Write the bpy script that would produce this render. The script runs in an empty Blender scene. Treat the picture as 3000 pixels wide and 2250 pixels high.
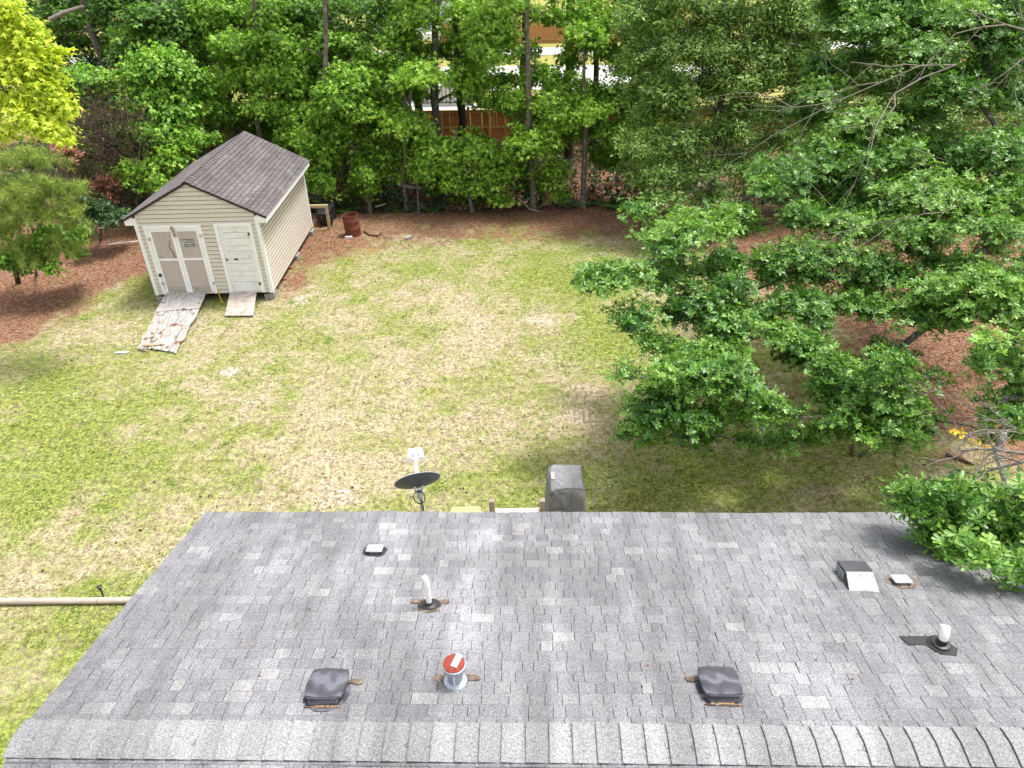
import bpy, math, random
import numpy as np
from mathutils import Vector, Matrix

rng = np.random.default_rng(7)
random.seed(7)
sc = bpy.context.scene
col = sc.collection

# ------------------------------------------------------------------ camera, sky, sun, exposure
F_PX, PITCH, ROLL, CAM_H = 2113.0, 0.5734, -0.0181, 9.8783
cd = bpy.data.cameras.new('camera'); cam = bpy.data.objects.new('camera', cd); col.objects.link(cam)
cd.sensor_width = 36.0; cd.lens = 36.0 * F_PX / 3000.0; cd.clip_end = 2000; cd.clip_start = 0.05
cam.matrix_world = Matrix.Translation((0, 0, CAM_H)) @ Matrix.Rotation(math.pi / 2 - PITCH, 4, 'X') @ Matrix.Rotation(ROLL, 4, 'Z')
sc.camera = cam
SUN_EL, SUN_AZ = math.radians(70), math.radians(62)          # azimuth from the far side towards the right
world = bpy.data.worlds.new('World'); sc.world = world; world.use_nodes = True
wn = world.node_tree.nodes; wl = world.node_tree.links
bg = wn['Background']; sky = wn.new('ShaderNodeTexSky'); sky.sky_type = 'NISHITA'; sky.sun_disc = False
sky.sun_elevation = SUN_EL; sky.sun_rotation = SUN_AZ; sky.air_density = 1.0; sky.dust_density = 3.0
hs = wn.new('ShaderNodeHueSaturation'); hs.inputs['Saturation'].default_value = 0.2
wl.new(sky.outputs[0], hs.inputs['Color']); wl.new(hs.outputs[0], bg.inputs['Color']); bg.inputs['Strength'].default_value = 0.11
sl = bpy.data.lights.new('sun', 'SUN'); so = bpy.data.objects.new('sun', sl); col.objects.link(so)
sl.energy = 1.5; sl.angle = math.radians(11); sl.color = (1.0, 0.96, 0.9)
sdir = Vector((math.sin(SUN_AZ) * math.cos(SUN_EL), math.cos(SUN_AZ) * math.cos(SUN_EL), math.sin(SUN_EL)))
so.rotation_euler = sdir.to_track_quat('Z', 'Y').to_euler(); so.location = sdir * 60
sc.view_settings.view_transform = 'Standard'; sc.view_settings.look = 'None'; sc.view_settings.gamma = 1
sc.view_settings.use_curve_mapping = False; sc.view_settings.exposure = 1.75
sc.render.engine = 'CYCLES'
sc.cycles.max_bounces = 6; sc.cycles.diffuse_bounces = 3; sc.cycles.glossy_bounces = 2; sc.cycles.transmission_bounces = 4

# ------------------------------------------------------------------ measuring helpers
def ray(u, v):
    a, b = u - 1500, v - 1125
    cr, sr = math.cos(ROLL), math.sin(ROLL)
    x = a * cr + b * sr; y = -a * sr + b * cr
    c, s = math.cos(PITCH), math.sin(PITCH)
    return Vector((x / F_PX, c - y / F_PX * s, -s - y / F_PX * c))
CAM = Vector((0, 0, CAM_H))
def ground(u, v, z=0.0):
    d = ray(u, v); return CAM + d * ((z - CAM_H) / d.z)
def at(u, v, y):
    d = ray(u, v); return CAM + d * (y / d.y)
def px(n, y, v=600):                      # n photo pixels at distance y in metres
    d = ray(1500, v); t = y / d.y
    return n / F_PX * t

# ------------------------------------------------------------------ mesh builder
class MB:
    def __init__(s): s.v = []; s.f = []
    def add(s, vs, fs):
        o = len(s.v); s.v += [tuple(p) for p in vs]; s.f += [tuple(i + o for i in f) for f in fs]; return s
    def box(s, x0, x1, y0, y1, z0, z1):
        return s.hexa([(x0,y0,z0),(x1,y0,z0),(x1,y1,z0),(x0,y1,z0),(x0,y0,z1),(x1,y0,z1),(x1,y1,z1),(x0,y1,z1)])
    def hexa(s, p): return s.add(p, [(3,2,1,0),(4,5,6,7),(0,1,5,4),(1,2,6,5),(2,3,7,6),(3,0,4,7)])
    def prism(s, poly, z0, z1, top=None):
        n = len(poly); top = top or poly
        return s.add([(x,y,z0) for x,y in poly] + [(x,y,z1) for x,y in top],
            [tuple(range(n))[::-1], tuple(range(n, 2*n))] + [(i,(i+1)%n,n+(i+1)%n,n+i) for i in range(n)])
    def loft(s, rings, caps=True):
        n = len(rings[0]); vs = [p for r in rings for p in r]; fs = []
        for k in range(len(rings)-1):
            for i in range(n): fs.append((k*n+i, k*n+(i+1)%n, (k+1)*n+(i+1)%n, (k+1)*n+i))
        if caps: fs.append(tuple(range(n))[::-1]); fs.append(tuple(range((len(rings)-1)*n, len(rings)*n)))
        return s.add(vs, fs)
    def tube(s, pts, rad, n=8, caps=True):
        pts = [Vector(p) for p in pts]
        if not hasattr(rad, '__len__'): rad = [rad]*len(pts)
        rings = []; a = None
        for i, p in enumerate(pts):
            d = (pts[min(i+1,len(pts)-1)] - pts[max(i-1,0)]).normalized()
            if a is None: a = d.cross(Vector((0,0,1)) if abs(d.z) < .95 else Vector((0,1,0))).normalized()
            else: a = (a - d*a.dot(d)).normalized()
            b = d.cross(a)
            rings.append([tuple(p + rad[i]*(math.cos(t)*a + math.sin(t)*b)) for t in [2*math.pi*k/n for k in range(n)]])
        return s.loft(rings, caps)
    def lathe(s, prof, n=24, c=(0,0,0), caps=True):
        return s.loft([[(c[0]+r*math.cos(2*math.pi*k/n), c[1]+r*math.sin(2*math.pi*k/n), c[2]+z) for k in range(n)] for r,z in prof], caps)
    def xf(s, fn): s.v = [tuple(fn(*p)) for p in s.v]; return s
def rpoly(w, h, r, n=4, cx=0, cy=0):
    out = []
    for sx, sy, a0 in ((1,1,0),(-1,1,90),(-1,-1,180),(1,-1,270)):
        for k in range(n+1):
            a = math.radians(a0 + 90*k/n); out.append((cx + sx*(w-r) + r*math.cos(a), cy + sy*(h-r) + r*math.sin(a)))
    return out
def raw_mesh(name, V, loops, starts, mat, attrs=None, smooth=False):
    me = bpy.data.meshes.new(name)
    V = np.asarray(V, np.float32); loops = np.asarray(loops, np.int32); starts = np.asarray(starts, np.int32)
    me.vertices.add(len(V)); me.vertices.foreach_set('co', V.ravel())
    me.loops.add(len(loops)); me.loops.foreach_set('vertex_index', loops)
    me.polygons.add(len(starts)); me.polygons.foreach_set('loop_start', starts)
    me.update(calc_edges=True)
    for k, a in (attrs or {}).items():
        at_ = me.attributes.new(k, 'FLOAT', 'POINT'); at_.data.foreach_set('value', np.asarray(a, np.float32))
    if smooth: me.polygons.foreach_set('use_smooth', np.ones(len(starts), bool))
    me.materials.append(mat); return me
def link(name, me, parent=None, loc=None):
    o = bpy.data.objects.new(name, me); col.objects.link(o)
    if parent: o.parent = parent
    if loc is not None: o.location = loc
    return o
def obj(name, mb, mat, parent=None, smooth=False, tone=None, loc=None):
    me = bpy.data.meshes.new(name); me.from_pydata(mb.v, [], mb.f); me.update()
    me.materials.append(mat)
    if smooth:
        me.polygons.foreach_set('use_smooth', np.ones(len(me.polygons), bool))
        try: me.set_sharp_from_angle(angle=math.radians(38))
        except Exception: pass
    if tone is not None:
        a = me.attributes.new('tone', 'FLOAT', 'POINT'); a.data.foreach_set('value', np.full(len(me.vertices), tone, np.float32) if np.isscalar(tone) else np.asarray(tone, np.float32))
    return link(name, me, parent, loc)
def tag(o, label=None, cat=None, group=None, kind=None):
    for k, x in (('label',label),('category',cat),('group',group),('kind',kind)):
        if x: o[k] = x
    return o
def thing(name, label, cat, loc=(0,0,0), rz=0.0, group=None):
    o = bpy.data.objects.new(name, None); col.objects.link(o); o.location = loc; o.rotation_euler = (0,0,rz)
    o.empty_display_size = .2
    return tag(o, label, cat, group)

# ------------------------------------------------------------------ materials
class NT:
    def __init__(s, name):
        s.m = bpy.data.materials.new(name); s.m.use_nodes = True; s.t = s.m.node_tree; s.n = s.t.nodes; s.b = s.n['Principled BSDF']
        s.out = s.n['Material Output']
    def new(s, typ, **kw):
        x = s.n.new(typ)
        for k, v in kw.items(): setattr(x, k, v)
        return x
    def set(s, sock, val):
        if hasattr(val, 'is_output') or isinstance(val, bpy.types.NodeSocket): s.t.links.new(val, sock)
        else:
            if isinstance(val, tuple) and len(val) == 3 and sock.type == 'RGBA': val = val + (1,)
            sock.default_value = val
    def coord(s, kind='Object', rnd=True):
        tc = s.new('ShaderNodeTexCoord').outputs[kind]
        if not rnd: return tc
        oi = s.new('ShaderNodeObjectInfo'); mu = s.math('MULTIPLY', oi.outputs['Random'], 71.0)
        va = s.new('ShaderNodeVectorMath', operation='ADD'); s.set(va.inputs[0], tc); s.set(va.inputs[1], mu); return va.outputs[0]
    def scale(s, c, v):
        mp = s.new('ShaderNodeMapping'); s.set(mp.inputs[0], c); mp.inputs['Scale'].default_value = v; return mp.outputs[0]
    def noise(s, c, sc_, det=4, rough=.6, out=0):
        x = s.new('ShaderNodeTexNoise'); s.set(x.inputs['Vector'], c); x.inputs['Scale'].default_value = sc_; x.inputs['Detail'].default_value = det; x.inputs['Roughness'].default_value = rough
        return x.outputs[out]
    def math(s, op, a, b=0.0, c=None, clamp=False):
        x = s.new('ShaderNodeMath', operation=op, use_clamp=clamp); s.set(x.inputs[0], a); s.set(x.inputs[1], b)
        if c is not None: s.set(x.inputs[2], c)
        return x.outputs[0]
    def ramp(s, fac, stops, interp='LINEAR'):
        x = s.new('ShaderNodeValToRGB'); s.set(x.inputs[0], fac); cr = x.color_ramp; cr.interpolation = interp
        while len(cr.elements) < len(stops): cr.elements.new(.5)
        for e, (p, c) in zip(cr.elements, stops):
            e.position = p; e.color = (c, c, c, 1) if not isinstance(c, tuple) else c + (1,)
        return x.outputs[0]
    def step(s, fac, a, b):
        x = s.new('ShaderNodeMapRange', interpolation_type='SMOOTHSTEP'); s.set(x.inputs[0], fac); x.inputs[1].default_value = a; x.inputs[2].default_value = b; return x.outputs[0]
    def mix(s, f, a, b, mode='MIX'):
        x = s.new('ShaderNodeMix', data_type='RGBA', blend_type=mode); s.set(x.inputs[0], f); s.set(x.inputs[6], a); s.set(x.inputs[7], b); return x.outputs[2]
    def attr(s, name): return s.new('ShaderNodeAttribute', attribute_name=name).outputs['Fac']
    def bump(s, h, strength=.3, dist=.01):
        x = s.new('ShaderNodeBump'); s.set(x.inputs['Height'], h); x.inputs['Strength'].default_value = strength; x.inputs['Distance'].default_value = dist
        s.set(s.b.inputs['Normal'], x.outputs[0])
    def done(s, colr, rough=.8, metal=0.0, spec=.3):
        s.set(s.b.inputs['Base Color'], colr); s.set(s.b.inputs['Roughness'], rough); s.set(s.b.inputs['Metallic'], metal); s.b.inputs['Specular IOR Level'].default_value = spec
        return s.m
def mul(c, k): return tuple(min(1, x*k) for x in c)
def plain(name, c, rough=.7, var=.15, sc_=6, metal=0.0, spec=.3, bump=0.0, dirt=None, bscale=40, stretch=(1,1,1)):
    t = NT(name); co = t.scale(t.coord(), stretch)
    cc = t.ramp(t.noise(co, sc_), [(.25, mul(c, 1-var)), (.75, mul(c, 1+var))])
    if dirt: cc = t.mix(t.step(t.noise(co, sc_*.7, 6, .7), .5, .68), cc, dirt)
    if bump: t.bump(t.noise(co, bscale), bump, .01)
    return t.done(cc, rough, metal, spec)

def shingle_mat(name, lo, hi, warm, stains=None):
    t = NT(name); tn = t.attr('tone'); ob = t.coord('Object', False)
    base = t.ramp(tn, [(0, (.012,.012,.013)), (.06, lo), (.5, mul(tuple((a+b)/2 for a,b in zip(lo,hi)), 1)), (.8, hi), (1, warm)])
    gr = t.noise(ob, 150, 2, .7); gr2 = t.noise(ob, 60, 3, .6)
    g = t.math('ADD', t.math('MULTIPLY', gr, .75), t.math('MULTIPLY', gr2, .45))
    gm = t.ramp(g, [(.40, .25), (.6, 1.0), (.78, 1.75)])
    c = t.mix(1.0, base, gm, 'MULTIPLY')
    big = t.ramp(t.noise(ob, .55, 4, .6), [(.3, .8), (.7, 1.2)])
    c = t.mix(.8, c, big, 'MULTIPLY')
    st = t.ramp(t.noise(t.scale(ob, (3.0, .35, .35)), 1.2, 4, .55), [(.34, .76), (.66, 1.22)])
    c = t.mix(.8, c, st, 'MULTIPLY')
    if stains: c = stains(t, c, ob)
    t.bump(gr, .35, .004)
    return t.done(c, .93, 0, .2)

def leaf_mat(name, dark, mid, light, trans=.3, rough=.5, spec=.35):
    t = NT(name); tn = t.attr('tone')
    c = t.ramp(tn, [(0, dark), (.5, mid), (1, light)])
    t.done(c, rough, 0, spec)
    tr = t.new('ShaderNodeBsdfTranslucent'); t.set(tr.inputs[0], t.mix(1.0, c, (1.25, 1.3, .7), 'MULTIPLY'))
    mx = t.new('ShaderNodeMixShader'); mx.inputs[0].default_value = trans
    t.t.links.new(t.b.outputs[0], mx.inputs[1]); t.t.links.new(tr.outputs[0], mx.inputs[2]); t.t.links.new(mx.outputs[0], t.out.inputs[0])
    return t.m

def bark_mat(name, c, lich=None):
    t = NT(name); ob = t.coord(); n1 = t.noise(t.scale(ob, (1,1,.25)), 22, 5, .7)
    cc = t.ramp(n1, [(.3, mul(c,.5)), (.55, c), (.75, mul(c,1.5))])
    if lich: cc = t.mix(t.step(t.noise(ob, 6, 4, .6), .52, .64), cc, lich)
    t.bump(n1, .7, .03)
    return t.done(cc, .95, 0, .1)

def worn_paint(name, c, under, amount=.62, mildew=None):
    t = NT(name); ob = t.coord(); n = t.noise(t.scale(ob, (1,1,.35)), 9, 6, .75)
    cc = t.ramp(t.noise(ob, 4), [(.3, mul(c,.9)), (.7, c)])
    cc = t.mix(t.step(n, amount, amount+.03), cc, under)
    if mildew: cc = t.mix(t.math('MULTIPLY', t.step(t.noise(t.scale(ob, (.7,1,1.6)), 5, 6, .7), .52, .72), .65), cc, mildew)
    t.bump(n, .4, .006)
    return t.done(cc, .75, 0, .3)

def wood_mat(name, c, grain=(1,14,14), dirt=None, da=.55, var=.3):
    t = NT(name); ob = t.coord(); g = t.noise(t.scale(ob, grain), 3, 5, .65)
    cc = t.ramp(g, [(.3, mul(c,1-var)), (.5, c), (.7, mul(c,1+var))])
    if dirt: cc = t.mix(t.step(t.noise(ob, 4, 6, .7), da, da+.12), cc, dirt)
    t.bump(g, .35, .006)
    return t.done(cc, .88, 0, .2)

m_leaf_gum = leaf_mat('leaf_sweetgum', (.05,.13,.012), (.15,.33,.03), (.37,.58,.075), .45)
m_leaf_back = leaf_mat('leaf_back', (0.0427,0.11,0.0171), (0.104,0.25,0.0366), (0.232,0.415,0.061), .4)
m_leaf_yellow = leaf_mat('leaf_yellow', (.25,.36,.02), (.50,.62,.045), (.74,.80,.11), .5)
m_leaf_oak = leaf_mat('leaf_oak', (.032,.11,.018), (.105,.255,.036), (.29,.47,.09), .34, .42, .5)
m_leaf_small = leaf_mat('leaf_small', (0.0488,0.122,0.0183), (0.134,0.268,0.0488), (0.305,0.451,0.11), .3, .45, .45)
m_leaf_vine = leaf_mat('leaf_vine', (0.0488,0.134,0.0146), (0.134,0.317,0.0342), (0.329,0.537,0.0671), .4)
m_leaf_dark = leaf_mat('leaf_dark', (.012,.035,.012), (.025,.07,.02), (.06,.13,.03), .25, .4, .4)
m_leaf_pine = leaf_mat('leaf_pine', (.10,.17,.03), (.24,.34,.07), (.44,.54,.14), .38, .6)
m_leaf_fern = leaf_mat('leaf_fern', (0.0366,0.11,0.0244), (0.0854,0.22,0.0427), (0.183,0.366,0.0732), .35)
m_leaf_dead = leaf_mat('leaf_dead', (.07,.02,.014), (.17,.055,.035), (.34,.17,.12), .2, .7, .2)
m_leaf_gold = leaf_mat('leaf_gold', (.5,.25,.02), (.75,.45,.03), (.85,.6,.08), .35)
m_grass = leaf_mat('grass_blades', (0.08,0.12,0.016), (0.192,0.208,0.044), (0.36,0.296,0.168), .25, .7, .2)
m_weed = leaf_mat('weed_leaf', (.09,.16,.02), (.18,.26,.035), (.32,.38,.08), .3)
m_litter = leaf_mat('leaf_litter', (0.051,0.0204,0.0122), (0.174,0.0766,0.0408), (0.428,0.286,0.194), .1, .8, .2)
m_bark_pine = bark_mat('bark_pine', (0.0585,0.0406,0.0328))
m_bark_gum = bark_mat('bark_gum', (0.156,0.133,0.109), (0.25,0.242,0.211))
m_bark_oak = bark_mat('bark_oak', (0.125,0.113,0.0975), (0.265,0.265,0.242))
m_twig = bark_mat('twig', (.10,.07,.05))
m_twig_grey = bark_mat('twig_grey', (0.281,0.25,0.218))

# ------------------------------------------------------------------ ground sheet
FENCE_Y = 38.0
def blobs(X, Y, L):
    a = np.zeros_like(X)
    for u, v, ru, rv, k in L:
        c = ground(u, v); e = ground(u + ru, v); f = ground(u, v + rv) ; g = ground(u, v - rv)
        rx = abs(e.x - c.x); ry = abs(g.y - f.y) / 2
        a += k * np.exp(-(((X - c.x)/rx)**2 + ((Y - c.y)/ry)**2))
    return a
def vnoise(X, Y, s, seed):
    r = np.random.default_rng(seed); T = r.random((64, 64))
    x = X*s + 1000.3; y = Y*s + 1000.7; i = np.floor(x).astype(int); j = np.floor(y).astype(int); fx = x-i; fy = y-j
    fx = fx*fx*(3-2*fx); fy = fy*fy*(3-2*fy)
    g = lambda a, b: T[a % 64, b % 64]
    return (g(i,j)*(1-fx)+g(i+1,j)*fx)*(1-fy) + (g(i,j+1)*(1-fx)+g(i+1,j+1)*fx)*fy
def fbm(X, Y, s, seed): return (vnoise(X,Y,s,seed)*.5 + vnoise(X,Y,s*2.1,seed+1)*.3 + vnoise(X,Y,s*4.3,seed+2)*.2)
def height(X, Y):
    ditch = -0.75*np.exp(-((Y - 30.6 - .35*np.sin(X*.35))/1.35)**2)
    h = .07*(fbm(X, Y, .22, 31)-.5) + .03*(fbm(X, Y, .9, 35)-.5)
    inner = np.clip((Y-7.2)/1.5, 0, 1)
    return ditch + h*inner
def hz(x, y): return float(height(np.array([float(x)]), np.array([float(y)]))[0])
def straw_mask(X, Y):
    w = (fbm(X, Y, .5, 41)-.5)*2.6 + (fbm(X, Y, 2.2, 44)-.5)*2.6 + (fbm(X, Y, 5, 47)-.5)*1.2
    back = np.clip((Y - 24.6 + w*1.0)/2.8, 0, 1)
    left = np.clip((-12.0 - X - np.clip(19.3-Y, 0, 6)*.72 + np.clip(Y-21.0, 0, 8)*.8 + w*.7)/2.0, 0, 1)
    oak = np.clip((X - 7.2 - np.clip(13.5-Y,0,9)*1.1 + np.clip(Y-18,0,10)*.35 + w*1.1)/2.6, 0, 1)*np.clip((Y-8)/3, 0, 1)
    return np.maximum(np.maximum(back, left), oak*.95)
def cover(X, Y):
    straw = straw_mask(X, Y)
    straw = np.clip(straw + blobs(X, Y, [(900,760,60,80,1.0),(1000,730,150,32,.9),(860,830,35,40,.8),(1300,690,260,22,.5),(1700,690,200,30,.5),(1180,1180,90,60,.1),(1850,1290,80,60,.35),(1880,1470,150,40,.45),(500,985,40,30,.2),(2300,1110,110,70,.5),(2430,1350,260,60,.3),(330,800,60,30,.35)])*(fbm(X,Y,1.6,51)*1.4), 0, 1)
    green = .60 + (fbm(X, Y, .45, 61)-.5)*.7 + (fbm(X, Y, 1.5, 64)-.5)*.95
    green += blobs(X, Y, [(60,1400,260,190,.22),(200,1250,260,150,.1),(60,1270,60,25,.5),(150,1150,200,90,.15),(200,1900,200,200,.15),(1620,790,160,60,.35),(1750,960,160,60,.45),(1820,1005,50,40,.6),(1450,1400,330,70,.35),(2150,1380,330,90,.45),(420,820,60,40,.5),(1480,690,160,30,.15),(800,1000,110,50,.2),(1300,1040,90,30,.15)])
    green -= .65*blobs(X, Y, [(1100,1240,200,80,.45),(1500,960,320,50,.35),(1350,870,220,50,.3),(900,1130,200,70,.25),(1740,1200,130,110,.45),(1000,1460,160,35,.5),(640,1180,120,60,.2),(1150,1050,160,50,.25),(1650,1480,120,30,.4)])
    bare = (fbm(X, Y, .8, 71)-.56)*1.3 + blobs(X, Y, [(1150,1080,330,120,.16),(1480,960,300,90,.16),(900,900,160,60,.15)]) + blobs(X, Y, [(1165,1262,55,22,.8),(685,1092,45,16,.9),(1010,860,90,45,.45),(1070,765,90,28,.6),(860,850,80,30,.5),(1590,945,110,22,.4),(1690,1215,90,45,.5),(1010,1470,110,22,.75),(1430,900,130,30,.35),(1330,1170,120,40,.25),(1130,1255,150,50,.25),(1750,720,90,25,.45),(560,940,35,40,.5),(1700,880,60,25,.3)])*np.clip((fbm(X,Y,2.6,73)-.3)*2.6,0,1.5)
    moss = blobs(X, Y, [(1080,730,90,20,.7),(1840,1230,35,22,1.0),(960,790,60,22,.4),(1890,1150,60,30,.5)])*np.clip((fbm(X,Y,3.1,77)-.34)*2.4,0,1.3)
    far = np.clip((Y - 41 + (fbm(X,Y,.3,81)-.5)*6)/2.5, 0, 1)
    return np.clip(green,0,1), straw*(1-far), np.clip(bare,0,1), np.clip(moss,0,1), far
gx = np.concatenate([np.array([-700,-300,-150,-90,-60,-42,-32,-27]), np.arange(-24, 20.01, .19), np.array([22,25,29,34,45,60,90,150,300,700])])
gy = np.concatenate([np.array([-500,-200,-90,-40,-15,-4,2]), np.arange(4, 28, .19), np.arange(28, 44, .3), np.arange(44, 75, 1.5), np.array([78,84,92,105,130,180,300,500,900])])
GX, GY = np.meshgrid(gx, gy); GZ = height(GX, GY); nx, ny = len(gx), len(gy)
g_green, g_straw, g_bare, g_moss, g_far = cover(GX, GY)
idx = np.arange(nx*ny).reshape(ny, nx)
q = np.stack([idx[:-1,:-1], idx[:-1,1:], idx[1:,1:], idx[1:,:-1]], -1).reshape(-1, 4)
def ground_material():
    t = NT('ground'); P = t.new('ShaderNodeNewGeometry').outputs['Position']
    f1 = t.noise(P, 55, 3, .75); f2 = t.noise(P, 14, 4, .7); f3 = t.noise(P, 3.2, 4, .65)
    fine = t.math('ADD', t.math('MULTIPLY', f1, .4), t.math('ADD', t.math('MULTIPLY', f2, .4), t.math('MULTIPLY', t.noise(P, 6.5, 3, .7), .2)))
    fine = t.math('ADD', t.math('MULTIPLY', t.math('SUBTRACT', fine, .5), 2.3), .5)
    dry = t.ramp(fine, [(.30, (.10,.07,.04)), (.5, (.31,.25,.16)), (.70, (.60,.52,.40))])
    grn = t.ramp(fine, [(.30, (.03,.047,.009)), (.5, (.155,.19,.036)), (.70, (.35,.385,.105))])
    g = t.math('ADD', t.attr('green'), t.math('MULTIPLY', t.math('SUBTRACT', f2, .5), 2.6))
    g = t.math('ADD', g, t.math('MULTIPLY', t.math('SUBTRACT', f3, .5), 1.3))
    c = t.mix(t.step(g, .1, 1.0), dry, grn)
    sand = t.ramp(fine, [(.3, (.19,.145,.115)), (.5, (.40,.335,.285)), (.7, (.62,.56,.51))])
    b = t.math('ADD', t.attr('bare'), t.math('MULTIPLY', t.math('SUBTRACT', f2, .5), 2.0))
    c = t.mix(t.step(b, .3, .95), c, sand)
    ms = t.math('ADD', t.attr('moss'), t.math('MULTIPLY', t.math('SUBTRACT', f2, .5), .9))
    c = t.mix(t.step(ms, .35, .7), c, (.30,.17,.03))
    stw = t.ramp(fine, [(.3, (.05,.021,.013)), (.5, (.18,.085,.05)), (.70, (.37,.235,.16))])
    s_ = t.math('ADD', t.attr('straw'), t.math('MULTIPLY', t.math('SUBTRACT', f2, .5), 1.9))
    s_ = t.math('ADD', s_, t.math('MULTIPLY', t.math('SUBTRACT', f3, .5), .8))
    c = t.mix(t.step(s_, .2, .95), c, stw)
    farc = t.ramp(t.noise(P, .5, 5, .6), [(.35, (0.195,0.225,0.045)), (.5, (0.27,0.255,0.075)), (.65, (0.255,0.165,0.075))])
    c = t.mix(t.attr('far'), c, farc)
    t.bump(fine, .6, .03)
    return t.done(c, .95, 0, .1)
m_ground = ground_material()
me = raw_mesh('ground', np.stack([GX, GY, GZ], -1).reshape(-1,3), q.ravel(), np.arange(len(q))*4, m_ground,
              dict(green=g_green.ravel(), straw=g_straw.ravel(), bare=g_bare.ravel(), moss=g_moss.ravel(), far=g_far.ravel()), True)
tag(link('ground', me), kind='structure')
m_conc = plain('pale_concrete', (0.518,0.504,0.476), .85, .08, .6)
def sheet(name, poly, z, mat):
    mb = MB().prism(poly, z-.03, z); tag(obj(name, mb, mat), kind='structure')
sheet('driveway', [(-14,52),(16,52.5),(16,61),(-3,62),(-14,61)], .03, m_conc)
sheet('street', [(-60,66.5),(60,67.5),(60,71.5),(-60,70.5)], .034, plain('pale_asphalt', (.42,.41,.40), .9, .08, .5))
sheet('patio', [(-8,46.2),(-1.5,46.2),(-1.5,50.8),(-8,50.8)], .032, m_conc)

# ------------------------------------------------------------------ foliage
def nrm(a): return a / np.maximum(np.linalg.norm(a, axis=-1, keepdims=True), 1e-9)
def star_template(lobes):
    vs = []; fs = []
    for k, (ang, ln) in enumerate(lobes):
        a = math.radians(ang); d = (math.cos(a), math.sin(a)); p = (-d[1], d[0]); w = .18 if len(lobes) > 3 else .21
        vs += [(.42+p[0]*w-d[0]*.08, p[1]*w-d[1]*.08, 0), (.42+d[0]*ln*.62, d[1]*ln*.62, -.06), (.42-p[0]*w-d[0]*.08, -p[1]*w-d[1]*.08, 0)]
        fs.append((3*k, 3*k+1, 3*k+2))
    return np.array(vs), fs
STAR = star_template(((0,1.0),(66,.84),(-66,.84),(180,.5)))
STAR3 = star_template(((0,1.0),(80,.86),(-80,.86)))
OAK = (np.array([(0,0,0),(.5,.12,.03),(.86,.2,.03),(1,0,-.04),(.86,-.2,.03),(.5,-.12,.03)]), [(0,3,2,1),(0,5,4,3)])
HEART = (np.array([(0,0,0),(-.12,.3,0),(.25,.45,.04),(1,0,-.1),(.25,-.45,.04),(-.12,-.3,0)]), [(0,3,2,1),(0,5,4,3)])
OAK2 = (np.array([(0,0,0),(.74,.2,.05),(1,0,-.05),(.74,-.2,.05)]), [(0,3,2,1)])
HEART2 = (np.array([(-.05,0,.05),(.3,.42,0),(1,0,-.1),(.3,-.42,0)]), [(0,3,2,1)])
DIAMOND = (np.array([(0,0,0),(.5,.17,.03),(1,0,-.03),(.5,-.17,.03)]), [(0,3,2,1)])
NEEDLE = (np.array([(0,.022,0),(0,-.022,0),(1,0,-.06)]), [(0,1,2)])
def leaves(name, P, T, N, S, tone, tmpl, mat, parent, base):
    tv, tf = tmpl
    T = nrm(T); B = nrm(np.cross(N, T)); N = np.cross(T, B)
    V = P[:,None,:] + S[:,None,None]*(tv[None,:,0:1]*T[:,None,:] + tv[None,:,1:2]*B[:,None,:] + tv[None,:,2:3]*N[:,None,:])
    V = V - np.asarray(base)[None,None,:]
    k = len(tv); n = len(P); fl = np.concatenate([np.array(f) for f in tf]); fs = np.cumsum([0]+[len(f) for f in tf])[:-1]
    loops = (np.arange(n)[:,None]*k + fl[None,:]).ravel(); starts = (np.arange(n)[:,None]*len(fl) + fs[None,:]).ravel()
    me = raw_mesh(name, V.reshape(-1,3), loops, starts, mat, dict(tone=np.repeat(np.clip(tone,0,1), k)))
    return link(name, me, parent)
def cones(P0, P1, r0, r1):
    d = nrm(P1 - P0); up = np.where(np.abs(d[:,2:3]) < .9, np.array([[0,0,1.]]), np.array([[1.,0,0]]))
    a = nrm(np.cross(d, up)); b = np.cross(d, a); V = []
    for P, r in ((P0, r0), (P1, r1)):
        for k in range(3):
            t = 2*math.pi*k/3; V.append(P + np.asarray(r).reshape(-1,1)*(math.cos(t)*a + math.sin(t)*b))
    V = np.stack(V, 1); n = len(P0)
    f = np.array([0,1,4,3, 1,2,5,4, 2,0,3,5])
    return V.reshape(-1,3), (np.arange(n)[:,None]*6 + f[None]).ravel(), np.arange(n*3)*4
def rdir(n):
    v = rng.normal(size=(n,3)); return nrm(v)

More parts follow.
